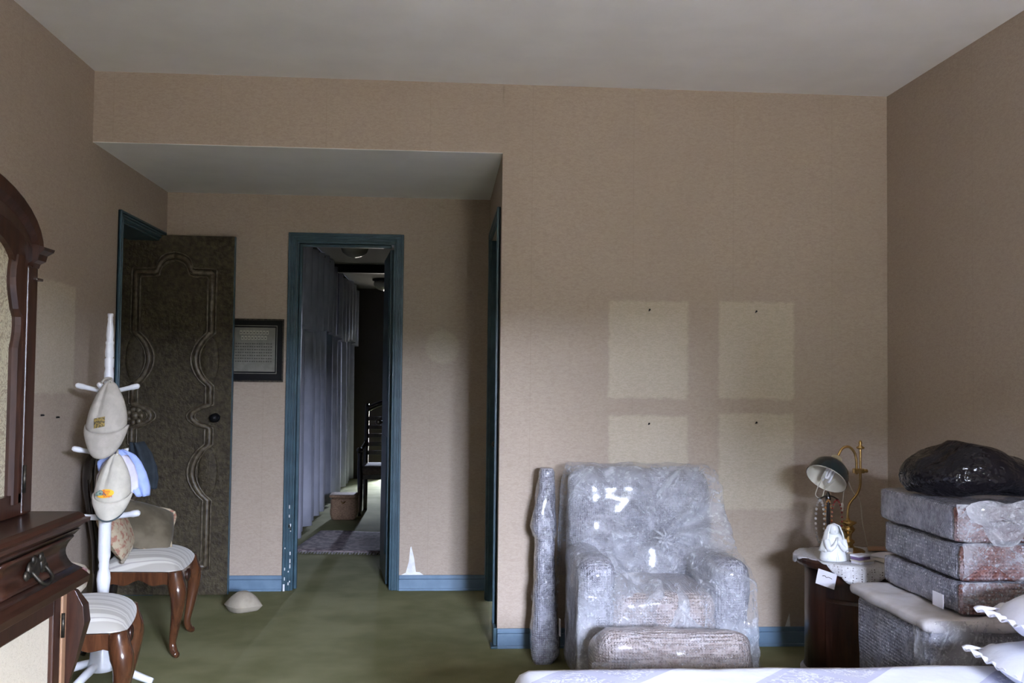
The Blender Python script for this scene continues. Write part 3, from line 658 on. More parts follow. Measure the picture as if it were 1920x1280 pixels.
# ------------------------------------------------------------------ dining chairs (front = +X)
def chair(label, loc, rz, name='dining_chair', cat='chair', back=True):
    t = thing(name, label, cat, loc, rz, 'striped seats by the left wall')
    fx, bx, fw_, bw = 0.215, -0.185, 0.258, 0.205
    # seat frame: trapezoid with scalloped aprons
    def rail(p0, p1, inw, z1=0.425, zd=0.36, wav=0.022, nm='apron'):
        P0, P1 = Vector(p0), Vector(p1); d = (P1-P0).normalized(); nn = Vector((-d.y, d.x))*0.024*inw; rg = []
        for i in range(17):
            u = i/16; p = P0.lerp(P1, u); zz = zd+wav*math.cos(u*2*PI)*-0.6+wav*0.5*math.cos(u*6*PI)*-1
            q = p+nn; rg.append([(p.x, p.y, zz), (p.x, p.y, z1), (q.x, q.y, z1), (q.x, q.y, zz)])
        return MB().loops(rg).build(nm, M['walnut'], t, local=True, bevel=0.004)
    rail((bx, -bw), (fx, -fw_), 1); rail((bx, bw), (fx, fw_), -1); rail((fx, -fw_), (fx, fw_), 1); rail((bx, -bw), (bx, bw), -1, zd=0.37, wav=0)
    # carved shell on the front apron
    sh = MB()
    for k in range(-3, 4):
        a = k*0.36; sh.ball((fx+0.004, math.sin(a)*0.035, 0.375-math.cos(a)*0.02), (0.010, 0.012, 0.026), 8, 5)
    plab(sh.build('carved_shell', M['mahog'], t, True, local=True), 'dark carved ornament on the apron')
    for s in (-1, 1):
        ox, oy = 0.7, 0.7*s
        P = [(0, 0.428, 0.036), (0.008, 0.385, 0.042), (0.026, 0.335, 0.045), (0.034, 0.29, 0.038), (0.026, 0.22, 0.030), (0.006, 0.13, 0.022), (-0.006, 0.07, 0.018), (0.004, 0.035, 0.020), (0.020, 0.018, 0.026), (0.034, 0.016, 0.018)]
        MB().tube([(fx-0.025+ox*a, s*(fw_-0.028)+oy*a, max(z, 0.0)) for a, z, r in P], [min(r, z) if z < 0.04 else r for a, z, r in P], 12, 4).build('leg', M['walnut'], t, True, local=True)
        MB().tube([(bx, s*(bw-0.02), 0.43), (bx-0.006, s*(bw-0.02), 0.30), (bx-0.03, s*(bw-0.015), 0.12), (bx-0.065, s*(bw-0.01), 0.016)], [0.026, 0.024, 0.020, 0.016], 10, 4).build('leg', M['lacquer'], t, True, local=True)
    # seat cushion
    def cush(u, v):
        x = bx+0.012+(fx-bx-0.012)*u; w = (bw+(fw_-bw)*u)-0.006; e = (v*2-1)
        k = (1-abs(e)**3.2)*(1-abs(u*2-1)**3.2); bow = 0.012*(1-e*e)*(u > 0.9)
        return (x+0.02*(1-e*e)*max(0, u-0.7)/0.3, w*e, 0.427+0.088*k**0.6)
    MB().grid(cush, 24, 24).build('seat_cushion', M['stripe'], t, True, local=True)
    if not back: return t
    # hooped back frame, taupe upholstered back
    hp = [(bx-0.004, -bw+0.02, 0.42), (bx-0.010, -bw+0.012, 0.56), (bx-0.03, -bw-0.012, 0.72), (bx-0.05, -bw-0.010, 0.86), (bx-0.06, -bw+0.035, 0.945), (bx-0.066, -bw+0.12, 0.982), (bx-0.068, 0, 0.995)]
    hp = hp+[(x, -y, z) for x, y, z in hp[-2::-1]]
    MB().tube(hp, [0.026]*3+[0.03]*7+[0.026]*3, 12, 5).build('back_frame', M['lacquer'], t, True, local=True)
    def bk(u, v):
        z = 0.50+0.44*v; w = (0.17+0.02*math.sin(PI*v))*(1 if v < 0.85 else math.sqrt(max(0.0, 1-((v-0.85)/0.16)**2)))
        return (bx-0.012-0.05*v+0.014*math.sin(PI*u), (u*2-1)*w, z)
    MB().grid(bk, 10, 14).build('backrest', M['taupe'], t, True, local=True, solid=0.03)
    return t
chairA = chair('striped seat dining chair beside the carved door, holding velvet and tapestry cushions', (-1.549, 5.272, 0), math.radians(5.5))
chairB = chair('striped seat stool with curved legs tucked between the wooden cabinet and the coat rack', (-1.474, 4.076, 0), math.radians(12.5), 'upholstered_stool', 'stool', False)

def pillow(c, size, mtx, n=16, seed=0.0, puff=1.0, amp=0.012, pw=0.42):
    def side(sg):
        def f(u, v):
            a, b = u*2-1, v*2-1
            k = max(0.0, (1-a*a)*(1-b*b))**pw*puff
            pinch = 1-0.06*(a*a*b*b)
            p = Vector((a*size[0]/2*(1-0.05*(1-b*b)*-1)*pinch, b*size[1]/2*pinch, sg*size[2]/2*k))
            p.z += amp*fbm((p.x+seed, p.y, sg), 6)*k
            return mtx @ p + Vector(c)
        return f
    m = MB(); m.grid(side(1), n, n); m.grid(side(-1), n, n); return m
def euler(x, y, z): return Matrix.Rotation(math.radians(z), 4, 'Z') @ Matrix.Rotation(math.radians(y), 4, 'Y') @ Matrix.Rotation(math.radians(x), 4, 'X')
# cushions lying on chair A
def facing(n, roll=0):
    z = Vector(n).normalized(); x = Vector((0, 0, 1)).cross(z).normalized(); y = z.cross(x)
    return Matrix(((x.x, y.x, z.x, 0), (x.y, y.y, z.y, 0), (x.z, y.z, z.z, 0), (0, 0, 0, 1))) @ RZ(math.radians(roll))
vcen = Vector((-1.570, 5.30, 0.615)); R_ = facing((0.50, -0.55, 0.66), -24)
vc = thing('cushion', 'olive velvet cushion with braided trim on the chair by the carved door', 'cushion', (-1.575, 5.30, 0.50))
pillow(vcen, (0.31, 0.29, 0.13), R_, seed=3).build('cover', M['velvet'], vc, True)
rim = [(-1, -1), (0, -0.95), (1, -1), (0.95, 0), (1, 1), (0, 0.95), (-1, 1), (-0.95, 0), (-1, -1)]
m = MB().tube([R_ @ Vector((a*0.151, b*0.141, 0))+vcen for a, b in rim], 0.009, 6, 4)
plab(m.build('braid_trim', M['tapestry'], vc, True), 'reddish braided edge')
tcen = Vector((-1.640, 5.085, 0.635)); Rt = facing((0.93, -0.05, 0.42), 16)
tcu = thing('cushion', 'beige tapestry cushion leaning on the chair back beside the velvet cushion', 'cushion', (-1.640, 5.085, 0.50))
pillow(tcen, (0.26, 0.27, 0.10), Rt, seed=8).build('cover', M['tapestry'], tcu, True)
tas = MB()
for k in range(10): tas.ball(Rt @ Vector((-0.125+0.25*k/9, -0.134, 0))+tcen, 0.011, 6, 4); tas.ball(Rt @ Vector((0.128, -0.13+0.26*k/9, 0))+tcen, 0.010, 6, 4)
plab(tas.build('tassel_fringe', M['canvas'], tcu, True), 'knotted beige fringe')['kind'] = 'stuff'
fc = pillow((-1.555, 4.07, 0.572), (0.25, 0.26, 0.16), euler(4, -10, 8), seed=5).build('cushion', M['floral'], None, True, base=(-1.555, 4.07, 0.49))
tag(fc, 'flowered cushion on the striped stool beside the cabinet', 'cushion')

# ------------------------------------------------------------------ coat rack
RX, RY = -1.560, 4.680
rk = thing('coat_rack', 'white painted wooden coat rack hung with caps', 'coat rack', (RX, RY, 0))
prof = [(0.030, 0.10), (0.036, 0.13), (0.040, 0.16), (0.040, 0.19), (0.030, 0.21), (0.026, 0.24), (0.026, 0.40), (0.030, 0.43), (0.034, 0.47), (0.030, 0.50), (0.024, 0.515), (0.027, 0.53), (0.024, 0.545), (0.030, 0.57), (0.030, 0.72), (0.032, 0.74), (0.032, 0.80), (0.026, 0.83),
        (0.024, 1.05), (0.026, 1.08), (0.022, 1.12), (0.021, 1.34), (0.023, 1.39), (0.024, 1.42), (0.019, 1.445), (0.023, 1.452), (0.023, 1.488), (0.016, 1.494), (0.021, 1.50), (0.0215, 1.52), (0.018, 1.555), (0.0205, 1.56), (0.0205, 1.568), (0.016, 1.574), (0.019, 1.60), (0.017, 1.63), (0.012, 1.665), (0.0135, 1.672), (0.0135, 1.678), (0.012, 1.681), (0.0145, 1.69), (0.0145, 1.70), (0.010, 1.702)]
MB().lathe([(r*0.92, z) for r, z in prof], (RX, RY, 0), 18).build('pole', M['white'], rk, True)
MB().lathe([(0.03, 0.045), (0.055, 0.05), (0.060, 0.075), (0.052, 0.10), (0.048, 0.15), (0.040, 0.17), (0.028, 0.175)], (RX, RY, 0), 20).build('hub', M['white'], rk, True)
for a in (-15, 75, 165, 255):
    if a == 165: L_ = 0.22
    else: L_ = 0.26
    ca, sa = math.cos(math.radians(a)), math.sin(math.radians(a))
    MB().tube([(RX+ca*q, RY+sa*q, z) for q, z in ((0.03, 0.085), (0.10, 0.065), (0.18, 0.038), (L_, 0.016))], [0.017, 0.020, 0.018, 0.015], 10, 3).build('leg', M['white'], rk, True)
def peg(a, z0, dz=0.035, L_=0.15, k=1.15):
    ca, sa = math.cos(math.radians(a)), math.sin(math.radians(a))
    MB().tube([(RX+ca*q, RY+sa*q, z0+dz*(q-0.02)/L_) for q in (0.015, 0.07, L_-0.045, L_-0.03, L_-0.008, L_)], [x*k for x in (0.010, 0.009, 0.010, 0.012, 0.011, 0.006)], 10, 1).build('peg', M['white'], rk, True)
peg(180, 1.335); peg(-10, 1.335); peg(268, 1.335, 0.045, 0.12)
peg(205, 1.045); peg(20, 1.045); peg(285, 1.045, 0.04, 0.14)
peg(190, 0.752, 0.006, 0.15, 1.5); peg(-8, 0.752, 0.028, 0.165, 1.4)

# caps: crown hangs from the strap, brim down, front toward the room (-Y)
def cap(loc, W_, Hc, Hb, m, name, label, tilt=0, seed=0, piping=None):
    t = thing(name, label, 'cap', loc, math.radians(tilt), 'caps on the coat rack')
    def crown(u, v):
        a = (u-0.5)*PI*1.15; w = W_*(0.10+0.90*math.sin(PI/2*min(1, v*1.02))**0.72); d = 0.012+0.061*math.sin(PI/2*v)**0.8
        z = -Hc*v
        crease = -0.014*math.exp(-((u-0.40)/0.05)**2)*math.sin(PI*min(1, v*1.1))
        p = Vector((w/2*math.sin(a)+0.012*(1-v), -d*math.cos(a)-crease*0+0.004*fbm((u*3+seed, v*3, 0), 2), z-0.036*max(0, math.cos(a))*v))
        p.y -= crease; return p
    MB().grid(crown, 24, 16).build('crown', m, t, True, local=True, solid=0.004)
    def brim(u, v):
        a = (u-0.5)*PI*1.05; r = v
        x = W_*0.52*math.sin(a)*(1+0.10*math.sin(PI*v)-0.10*v)
        z = -Hc*0.985-0.036*math.cos(a) - Hb*r*math.cos(a)**0.6 if math.cos(a) > 0 else -Hc*0.985
        y = -(0.018+0.055)*math.cos(a)-0.030*r*math.cos(a)+0.020*r*r
        return Vector((x, y, z))
    MB().grid(brim, 24, 8).build('brim', m, t, True, local=True, solid=0.005)
    if piping: MB().tube([brim(i/24, 1.0) for i in range(1, 24)], 0.005, 6).build('brim_edge', piping, t, True, local=True)
    MB().tube([(-0.02, -0.018, -0.004), (-0.012, 0.012, 0.012), (0.012, 0.012, 0.012), (0.02, -0.018, -0.004)], 0.006, 6, 4).build('strap', m, t, True, local=True)
    return t
c1 = cap((-1.520, 4.545, 1.385), 0.172, 0.200, 0.112, M['beigecap'], 'baseball_cap', 'plain beige cap with a small dark square badge on the coat rack', 2)
badge = MB().grid(lambda u, v: (-0.032+0.046*u, -0.0775+0.004*(u-0.6)**2*4, -0.166-0.044*v+0.010*u), 3, 3).build('badge', M['gold'], c1, False, local=True, solid=0.004)
plab(badge, 'dark square badge with gold thread')
c2 = cap((-1.478, 4.520, 1.060), 0.152, 0.178, 0.080, M['creamcap'], 'baseball_cap', 'cream cap with a yellow oval logo hanging on the coat rack', 4, 4, M['capdark'])
def oval(u, v):
    a = u*2*PI; return Vector((-0.012+0.037*v*math.cos(a), -0.0775-0.001+0.006*(v*math.cos(a))**2, -0.170+0.019*v*math.sin(a)+0.004*v*math.cos(a)))
lg = MB().grid(oval, 24, 3, True).build('logo_oval', M['yellow'], c2, local=True, solid=0.002); plab(lg, 'yellow oval logo with red lettering and a fish')
fi = MB().grid(lambda u, v: Vector((-0.052+0.046*u, -0.0790, -0.176+0.010*math.sin(PI*u)+(v-0.5)*0.018*(0.35+math.sin(PI*min(1, u*1.15))))), 10, 2).build('logo_fish', M['fishgreen'], lg, local=True, solid=0.002)
for k, w in enumerate(('Bass', 'Pro', 'Shops')):
    cu = bpy.data.curves.new('lettering', 'FONT'); cu.body = w; cu.size = 0.0165; cu.align_x = 'LEFT'; cu.extrude = 0.0006
    tmp = bpy.data.objects.new('lettering_tmp', cu); C.objects.link(tmp)
    bpy.context.view_layer.update()
    me = bpy.data.meshes.new_from_object(tmp.evaluated_get(bpy.context.evaluated_depsgraph_get())); bpy.data.objects.remove(tmp)
    me.transform(T(-0.020, -0.0805, -0.164-k*0.0105) @ Matrix.Rotation(PI/2, 4, 'X')); me.materials.clear(); me.materials.append(M['red'])
    ob = bpy.data.objects.new('lettering', me); C.objects.link(ob); ob.parent = lg
def cloth(name, m, label, cx, cyy, ztop, prof, depth, base, cat='cap', seed=0):
    """soft folded headwear/cloth draped over a peg: prof = list of (xl, xr, z)"""
    def f(u, v):
        k = v*(len(prof)-1); i = min(int(k), len(prof)-2); q = k-i
        xl = prof[i][0]*(1-q)+prof[i+1][0]*q; xr = prof[i][1]*(1-q)+prof[i+1][1]*q; z = prof[i][2]*(1-q)+prof[i+1][2]*q
        x = xl+(xr-xl)*u
        return Vector((x, cyy-depth*math.sin(PI*u)+0.012*math.sin(u*11+seed+v*2), z+0.010*fbm((x*4+seed, z, 0), 6)))
    return tag(MB().grid(f, 24, 16).build(name, m, None, True, solid=0.006, base=base), label, cat, 'caps on the coat rack')
cloth('cloth_hat', M['blue'], 'pale blue cloth hat hanging behind the cream cap', -1.44, 4.600, 1.06, [(-1.50, -1.46, 1.075), (-1.545, -1.405, 1.05), (-1.580, -1.372, 1.01), (-1.572, -1.355, 0.972), (-1.50, -1.342, 0.93), (-1.44, -1.336, 0.90), (-1.40, -1.338, 0.865)], 0.03, (-1.46, 4.60, 0.865))
cloth('sun_visor', M['lav'], 'pale lavender folded visor tucked around the cream cap', -1.46, 4.560, 1.04, [(-1.50, -1.43, 1.045), (-1.535, -1.40, 1.01), (-1.56, -1.385, 0.96), (-1.565, -1.38, 0.91), (-1.555, -1.40, 0.88)], 0.03, (-1.47, 4.56, 0.88), seed=2)
cloth('cloth_hat', M['navy'], 'dark navy hat hanging on the coat rack against the carved door', -1.36, 4.70, 1.1, [(-1.46, -1.40, 1.10), (-1.46, -1.36, 1.05), (-1.45, -1.335, 0.99), (-1.44, -1.325, 0.93), (-1.42, -1.33, 0.885)], 0.04, (-1.39, 4.70, 0.885), seed=4)

# ------------------------------------------------------------------ bean bag door stop
db = MB(); 
bgm = pillow((-1.185, 6.03, 0.034), (0.19, 0.17, 0.17), euler(0, 3, 38), seed=11, puff=1.0, pw=0.75)
for p in bgm.v: p.z = max(0.001, p.z)
bgm.build('doorstop_bag', M['canvas'], None, True, base=(-1.185, 6.03, 0))
tag(bpy.data.objects['doorstop_bag'], 'small beige canvas sandbag lying on the green carpet', 'doorstop')

# ------------------------------------------------------------------ corridor furnishings
def curtain(name, label, y0, y1, seed):
    t = thing(name, label, 'curtain', (-1.26, (y0+y1)/2, 0), 0, 'corridor curtains')
    def f(u, v):
        y = y0+(y1-y0)*u; z = 0.03+(HS-0.06)*v
        a = 0.055*(1-0.4*v)
        return (-1.27+a*math.sin(u*(y1-y0)*19+seed+0.7*math.sin(u*7))+0.02*math.sin(u*31+seed), y, z)
    MB().grid(f, 170, 10).build('drape', M['curtain'], t, True, solid=0.004)
    def g(u, v):
        y = y0+(y1-y0)*u; z = 1.84+0.03*math.sin(u*9+seed)+(HS-0.04-1.84)*v
        return (-1.185+0.035*math.sin(u*(y1-y0)*15+seed), y, z)
    MB().grid(g, 140, 5).build('valance', M['curtain'], t, True, solid=0.004)
    MB().tube([(-1.20, y0, HS-0.035), (-1.20, y1, HS-0.035)], 0.022, 8).build('curtain_rail', M['black'], t, True)
curtain('curtain', 'long pale sheer curtain hanging just inside the corridor doorway', 6.78, 10.60, 0.3)
curtain('curtain', 'far sheer curtain hanging beyond the dark ceiling beam', 10.75, 13.4, 2.0)
for i, (x, y, lb) in enumerate(((-0.81, 8.8, 'glass bowl ceiling light just past the doorway'), (-0.76, 12.2, 'glass bowl ceiling light beyond the dark ceiling beam'))):
    t = thing('ceiling_light', lb, 'ceiling light', (x, y, HS), 0, 'corridor ceiling lights')
    MB().lathe([(0.14, 0), (0.14, -0.02), (0.11, -0.035), (0.02, -0.04)], (x, y, HS), 20).build('canopy', M['black'], t, True)
    MB().lathe([(0.115, -0.03), (0.125, -0.06), (0.11, -0.10), (0.07, -0.13), (0.02, -0.145), (0.0, -0.15)], (x, y, HS), 20).build('glass_bowl', mat('smoky_glass_%d' % i, (0.28, 0.27, 0.22), None, 0.2), t, True)
rg = thing('rug', 'small dark patterned rug on the corridor carpet', 'rug', (-0.72, 8.4, 0))
mrr = T(-0.74, 8.42, 0) @ RZ(math.radians(-6))
MB().grid(lambda u, v: mrr @ Vector((-0.40+0.92*u, -0.50+1.0*v, 0.014+0.006*math.sin(u*9)*math.sin(v*7))), 20, 20).build('pile', M['rug'], rg, True, solid=0.012)
m = MB()
for k in range(40):
    x = -0.40+0.92*k/39
    for s in (-1, 1): m.add([mrr @ Vector((x-0.009, s*0.50, 0.012)), mrr @ Vector((x+0.009, s*0.50, 0.012)), mrr @ Vector((x+0.004+random.uniform(-.01, .01), s*(0.55+random.uniform(0, .02)), 0.003)), mrr @ Vector((x-0.006, s*0.55, 0.003))], [(0, 1, 2, 3)])
plab(m.build('fringe', M['fringe'], rg), 'pale fringe')['kind'] = 'stuff'
bk_ = thing('basket', 'square wicker basket beside the corridor curtain', 'basket', (-0.96, 9.80, 0))
MB().rbox((-0.96, 9.80, 0.115), (0.26, 0.26, 0.225), 0.05, 8, lambda p: 0.004*math.sin(p.z*170)).build('body', M['basket'], bk_, True)
MB().rbox((-0.96, 9.80, 0.238), (0.28, 0.28, 0.03), 0.013, 6).build('lid', M['basket'], bk_, True)
MB().tube([(-0.98, 9.67, 0.19), (-0.96, 9.655, 0.175), (-0.94, 9.67, 0.19)], 0.006, 6, 4).build('clasp', M['brass'], bk_, True)
ac = thing('armchair', 'dark wooden armchair with slatted back in the corridor', 'chair', (-0.55, 10.25, 0))
ax, ay = -0.56, 10.25
for s in (-1, 1):
    MB().tube([(ax+s*0.27, ay-0.24, 0), (ax+s*0.265, ay-0.24, 0.20), (ax+s*0.27, ay-0.24, 0.44), (ax+s*0.275, ay-0.23, 0.58), (ax+s*0.275, ay-0.215, 0.64)], [0.022, 0.027, 0.030, 0.022, 0.028], 10, 3).build('leg', M['lacquer'], ac, True)
    MB().tube([(ax+s*0.25, ay+0.24, 0), (ax+s*0.25, ay+0.22, 0.45), (ax+s*0.25, ay+0.27, 0.80), (ax+s*0.25, ay+0.32, 1.12)], [0.022, 0.026, 0.024, 0.02], 10, 3).build('leg', M['lacquer'], ac, True)
    MB().tube([(ax+s*0.28, ay-0.27, 0.655), (ax+s*0.285, ay-0.22, 0.67), (ax+s*0.28, ay, 0.655), (ax+s*0.25, ay+0.24, 0.72)], [0.022, 0.024, 0.020, 0.018], 8, 4).build('armrest', M['lacquer'], ac, True)
MB().rbox((ax, ay, 0.455), (0.56, 0.52, 0.10), 0.04, 8).build('seat', M['taupe'], ac, True)
MB().box(ax-0.26, ax+0.26, ay-0.25, ay+0.24, 0.37, 0.42).build('seat_rail', M['lacquer'], ac, bevel=0.004)
for z in (0.58, 0.67, 0.76, 0.85, 0.94):
    MB().box(ax-0.24, ax+0.24, ay+0.245+0.1*(z-0.58), ay+0.265+0.1*(z-0.58), z, z+0.045).build('back_slat', M['lacquer'], ac, bevel=0.004)
MB().tube([(ax-0.26, ay+0.31, 1.06), (ax-0.12, ay+0.32, 1.12), (ax, ay+0.32, 1.15), (ax+0.12, ay+0.32, 1.12), (ax+0.26, ay+0.31, 1.06)], 0.03, 8, 4).build('crest_rail', M['lacquer'], ac, True)

# ------------------------------------------------------------------ wrapped armchair
wc = thing('wrapped_armchair', 'armchair wrapped in bubble wrap and crumpled clear plastic film', 'armchair', (1.0, 4.62, 0))
def crin(s, a, off=0.0):
    return lambda p: a*fbm((p.x+off, p.y, p.z), s, 4)
MB().rbox((0.995, 4.88, 0.52), (0.72, 0.24, 0.90), 0.09, (18, 8, 22), crin(5, 0.015), euler(-5, 0, 0)).build('backrest', M['wrap'], wc, True)
for s in (-1, 1):
    MB().rbox((0.990+s*0.300, 4.55, 0.325), (0.17, 0.58, 0.60), 0.07, (6, 16, 16), crin(6, 0.014, s), ).build('armrest', M['wrap'], wc, True)
MB().rbox((0.99, 4.50, 0.385), (0.46, 0.52, 0.20), 0.06, (14, 14, 8), crin(6, 0.010, 4)).build('seat_cushion', M['wraptan'], wc, True)
MB().rbox((0.99, 4.42, 0.16), (0.72, 0.36, 0.26), 0.04, (14, 8, 8), crin(6, 0.010, 7)).build('base', M['wraptan'], wc, True)
# the loose film: hangs over back and arms, sags into the seat, gathered in a knot
knot = Vector((1.055, 0.66))
def filmf(u, v):
    e = u*2-1
    # path down the front, in (y, z)
    path = [(5.06, 0.40), (5.07, 0.70), (5.045, 0.92), (4.95, 0.995), (4.84, 0.985), (4.755, 0.90), (4.69, 0.78), (4.62, 0.69), (4.50, 0.64), (4.36, 0.615), (4.255, 0.56), (4.235, 0.42), (4.225, 0.25), (4.22, 0.06)]
    k = v*(len(path)-1); i = min(int(k), len(path)-2); q = k-i
    y = path[i][0]*(1-q)+path[i+1][0]*q; z = path[i][1]*(1-q)+path[i+1][1]*q
    sag = max(0, min(1, (4.80-y)/0.25))*max(0, min(1, (z-0.30)/0.25))
    half = 0.372+0.028*max(0, min(1, (1.0-z)/0.6))+(0.012 if e > 0 else 0.0)*math.sin(PI*min(1, max(0, (1.0-z)/0.5)))
    ae = abs(e)
    if ae < 0.72: x = e/0.72*(half-0.03); drop = 0; 
    else:
        q2 = (ae-0.72)/0.28; a = min(1, q2*2.2)*PI/2
        x = math.copysign(half-0.03+0.03*math.sin(a), e); drop = 0.03*(1-math.cos(a))+max(0, q2-0.45)*0.85
    core = max(0, 1-(ae/0.42)**4)
    z2 = z-drop if z > drop else max(0.01, z*0.2)
    z2 -= sag*core*(0.09+0.02*math.sin(x*30))
    p = Vector((x+0.995, y+min(0.12, drop*0.35) if y < 4.6 else y, max(0.015, z2)))
    # gathers radiating from the knot, plus creases
    dx, dz = p.x-knot.x, p.z-knot.y; r = math.hypot(dx, dz); an = math.atan2(dz, dx)
    fold = 0.030*math.sin(an*11+2*fbm((p.x, p.z, 0), 3))*math.exp(-(r-0.14)**2/0.06)
    fold += 0.024*(abs(fbm((p.x*1.0, p.y*0.7, p.z*1.3), 6, 4)))+0.008*fbm((p.x, p.y, p.z), 18, 3)
    kn = math.exp(-r*r/0.004)*0.03
    p.y += -fold-kn if y < 4.9 else fold*0.5
    p.z += 0.25*fold
    p.x += 0.30*fold*(1 if e > 0 else -1) if ae > 0.7 else 0
    return p
plab(MB().grid(filmf, 90, 110).build('plastic_film', M['film'], wc, True), 'crumpled translucent plastic film')
# gathered knot and strips
kn = MB()
for k in range(9):
    a = k*0.7; kn.tube([(knot.x, 4.585, 0.665), (knot.x+0.03*math.cos(a), 4.57, 0.665+0.03*math.sin(a)), (knot.x+0.06*math.cos(a+.3), 4.59, 0.665+0.055*math.sin(a+.2))], [0.006, 0.008, 0.002], 5, 2)
kn.build('film_knot', M['filmthin'], wc, True)
# footrest / seat cushion laid in front
fo = thing('wrapped_cushion', 'brownish seat cushion in bubble wrap leaning in front of the wrapped armchair', 'cushion', (0.96, 4.0, 0))
def foot_d(p): return 0.016*fbm((p.x, p.y, p.z), 5, 4)
MB().rbox((0.955, 4.0, 0.215), (0.66, 0.26, 0.36), 0.09, (24, 10, 14), foot_d, euler(-16, 0, -2)).build('cushion_body', M['wraptan'], fo, True)
def skirt(u, v):
    x = 0.60+0.68*u; return Vector((x, 3.86-0.06*v+0.012*fbm((x, v, 1), 9), 0.30-0.29*v+0.02*fbm((x, v, 3), 5)+0.05*max(0, u-0.85)))
MB().grid(lambda u, v: skirt(u, v)+Vector((0, 0.006*math.sin(u*60+4*v), 0)), 60, 14).build('plastic_film', M['filmthin'], fo, True)
tw = MB().tube([(1.23, 3.95, 0.22), (1.27, 3.95, 0.20), (1.30, 3.95, 0.215), (1.315, 3.95, 0.25)], [0.05, 0.018, 0.014, 0.03], 8, 4).tube([(1.26, 3.95, 0.20), (1.31, 3.95, 0.20), (1.325, 3.945, 0.185)], [0.02, 0.018, 0.03], 7, 3)
plab(tw.build('twisted_end', M['filmthin'], fo, True), 'twisted end of the plastic film')

# ------------------------------------------------------------------ wrapped post / board end leaning by the armchair
wp = thing('wrapped_board', 'narrow bubble wrapped board standing between alcove corner and wrapped armchair', 'wrapped board', (0.53, 4.98, 0))
def boardring(z):
    k = [(0.0, 0.462, 0.575), (0.04, 0.452, 0.60), (0.10, 0.452, 0.605), (0.25, 0.470, 0.590), (0.45, 0.476, 0.575), (0.60, 0.482, 0.578), (0.655, 0.455, 0.588), (0.69, 0.463, 0.590), (0.78, 0.480, 0.578), (0.88, 0.492, 0.582), (0.945, 0.498, 0.580), (0.957, 0.506, 0.572)]
    for a, b in zip(k, k[1:]):
        if a[0] <= z <= b[0]:
            q = (z-a[0])/(b[0]-a[0]); return a[1]*(1-q)+b[1]*q, a[2]*(1-q)+b[2]*q
    return k[-1][1:]
rings = []
for i in range(49):
    z = 0.957*i/48; a, b = boardring(z); cxx, hwx = (a+b)/2, (b-a)/2; yc = 4.955+0.09*z; hy = 0.085*(1 if z < 0.9 else 0.7)
    ring = []
    for j in range(28):
        t = 2*PI*j/28; c_, s_ = math.cos(t), math.sin(t)
        x = cxx+hwx*math.copysign(abs(c_)**0.65, c_); y = yc+hy*math.copysign(abs(s_)**0.65, s_)
        w = 0.010*fbm((x*1.4, y*1.4, z), 9, 4); ring.append((x+w*c_, y+w*s_, max(0.0, z)))
    rings.append(ring)
MB().loops(rings).build('bubble_wrap', M['wrap'], wp, True)
plab(MB().box(0.594, 0.600, 4.865, 4.90, 0.14, 0.22).build('paper_tag', M['paper'], wp), 'small white paper tag')
for z0 in (0.30, 0.62):
    tp = MB(); a, b = boardring(z0); tp.loops([[((a+b)/2+((b-a)/2+0.012)*math.cos(t), 4.955+0.09*z0+0.096*math.sin(t), z0+dz+0.01*math.sin(t)) for t in [2*PI*j/20 for j in range(20)]] for dz in (0, 0.03)], caps=False)
    tp.build('tape_band', M['filmthin'], wp, True)

# ------------------------------------------------------------------ night stand
NCX, NCY, NR, NZ = 1.97, 4.50, 0.295, 0.600
ns = thing('nightstand', 'round dark wooden nightstand in the corner under the brass lamp', 'nightstand', (NCX, NCY, 0))
MB().lathe([(NR-0.02, 0.560), (NR-0.006, 0.566), (NR, 0.577), (NR, 0.592), (NR-0.008, NZ), (0.0, NZ)], (NCX, NCY, 0), 48).build('top', M['mahog'], ns)
MB().lathe([(NR-0.045, 0.085), (NR-0.045, 0.562)], (NCX, NCY, 0), 48).build('body', M['mahog'], ns, True)
MB().lathe([(NR-0.03, 0), (NR-0.025, 0.07), (NR-0.04, 0.086)], (NCX, NCY, 0), 48).build('plinth', M['mahog'], ns)
def curved(a0, a1, z0, z1, r0, r1):
    return MB().loops([[(NCX+r*math.cos(a), NCY+r*math.sin(a), z) for r, z in ((r0, z0), (r1, z0), (r1, z1), (r0, z1))] for a in [math.radians(a0+(a1-a0)*i/12) for i in range(13)]])
def rad(a, r, z): return (NCX+r*math.cos(math.radians(a)), NCY+r*math.sin(math.radians(a)), z)
dw = curved(212, 292, 0.44, 0.548, NR-0.05, NR-0.036).build('drawer', M['mahog'], ns)
MB().ball(rad(252, NR-0.024, 0.515), 0.010, 8, 6).build('knob', M['brass'], dw, True)
dd = curved(212, 292, 0.12, 0.42, NR-0.05, NR-0.036).build('door', M['mahog'], ns)
MB().ball(rad(280, NR-0.024, 0.30), 0.010, 8, 6).build('knob', M['brass'], dd, True)
# paper slip stuck on the front
lp_ = rad(219, NR+0.013, 0.535)
lm = T(*lp_) @ RZ(math.radians(219+90)) @ Matrix.Rotation(math.radians(9), 4, 'Y') @ Matrix.Rotation(math.radians(-6), 4, 'X')
lab = MB().box(-0.046, 0.046, -0.0035, -0.0005, -0.034, 0.034).xf(lm).build('paper_label', M['paper'], None, base=(lp_[0], lp_[1], 0.51))
tag(lab, 'white paper slip taped to the front of the nightstand', 'label')
MB().tube([lm @ Vector(p) for p in ((-0.02, -0.004, 0.008), (-0.008, -0.004, 0.012), (0.0, -0.004, 0.007), (0.012, -0.004, 0.011), (0.028, -0.004, 0.008))], 0.0014, 5, 4).build('pen_marks', M['ink'], lab, True)
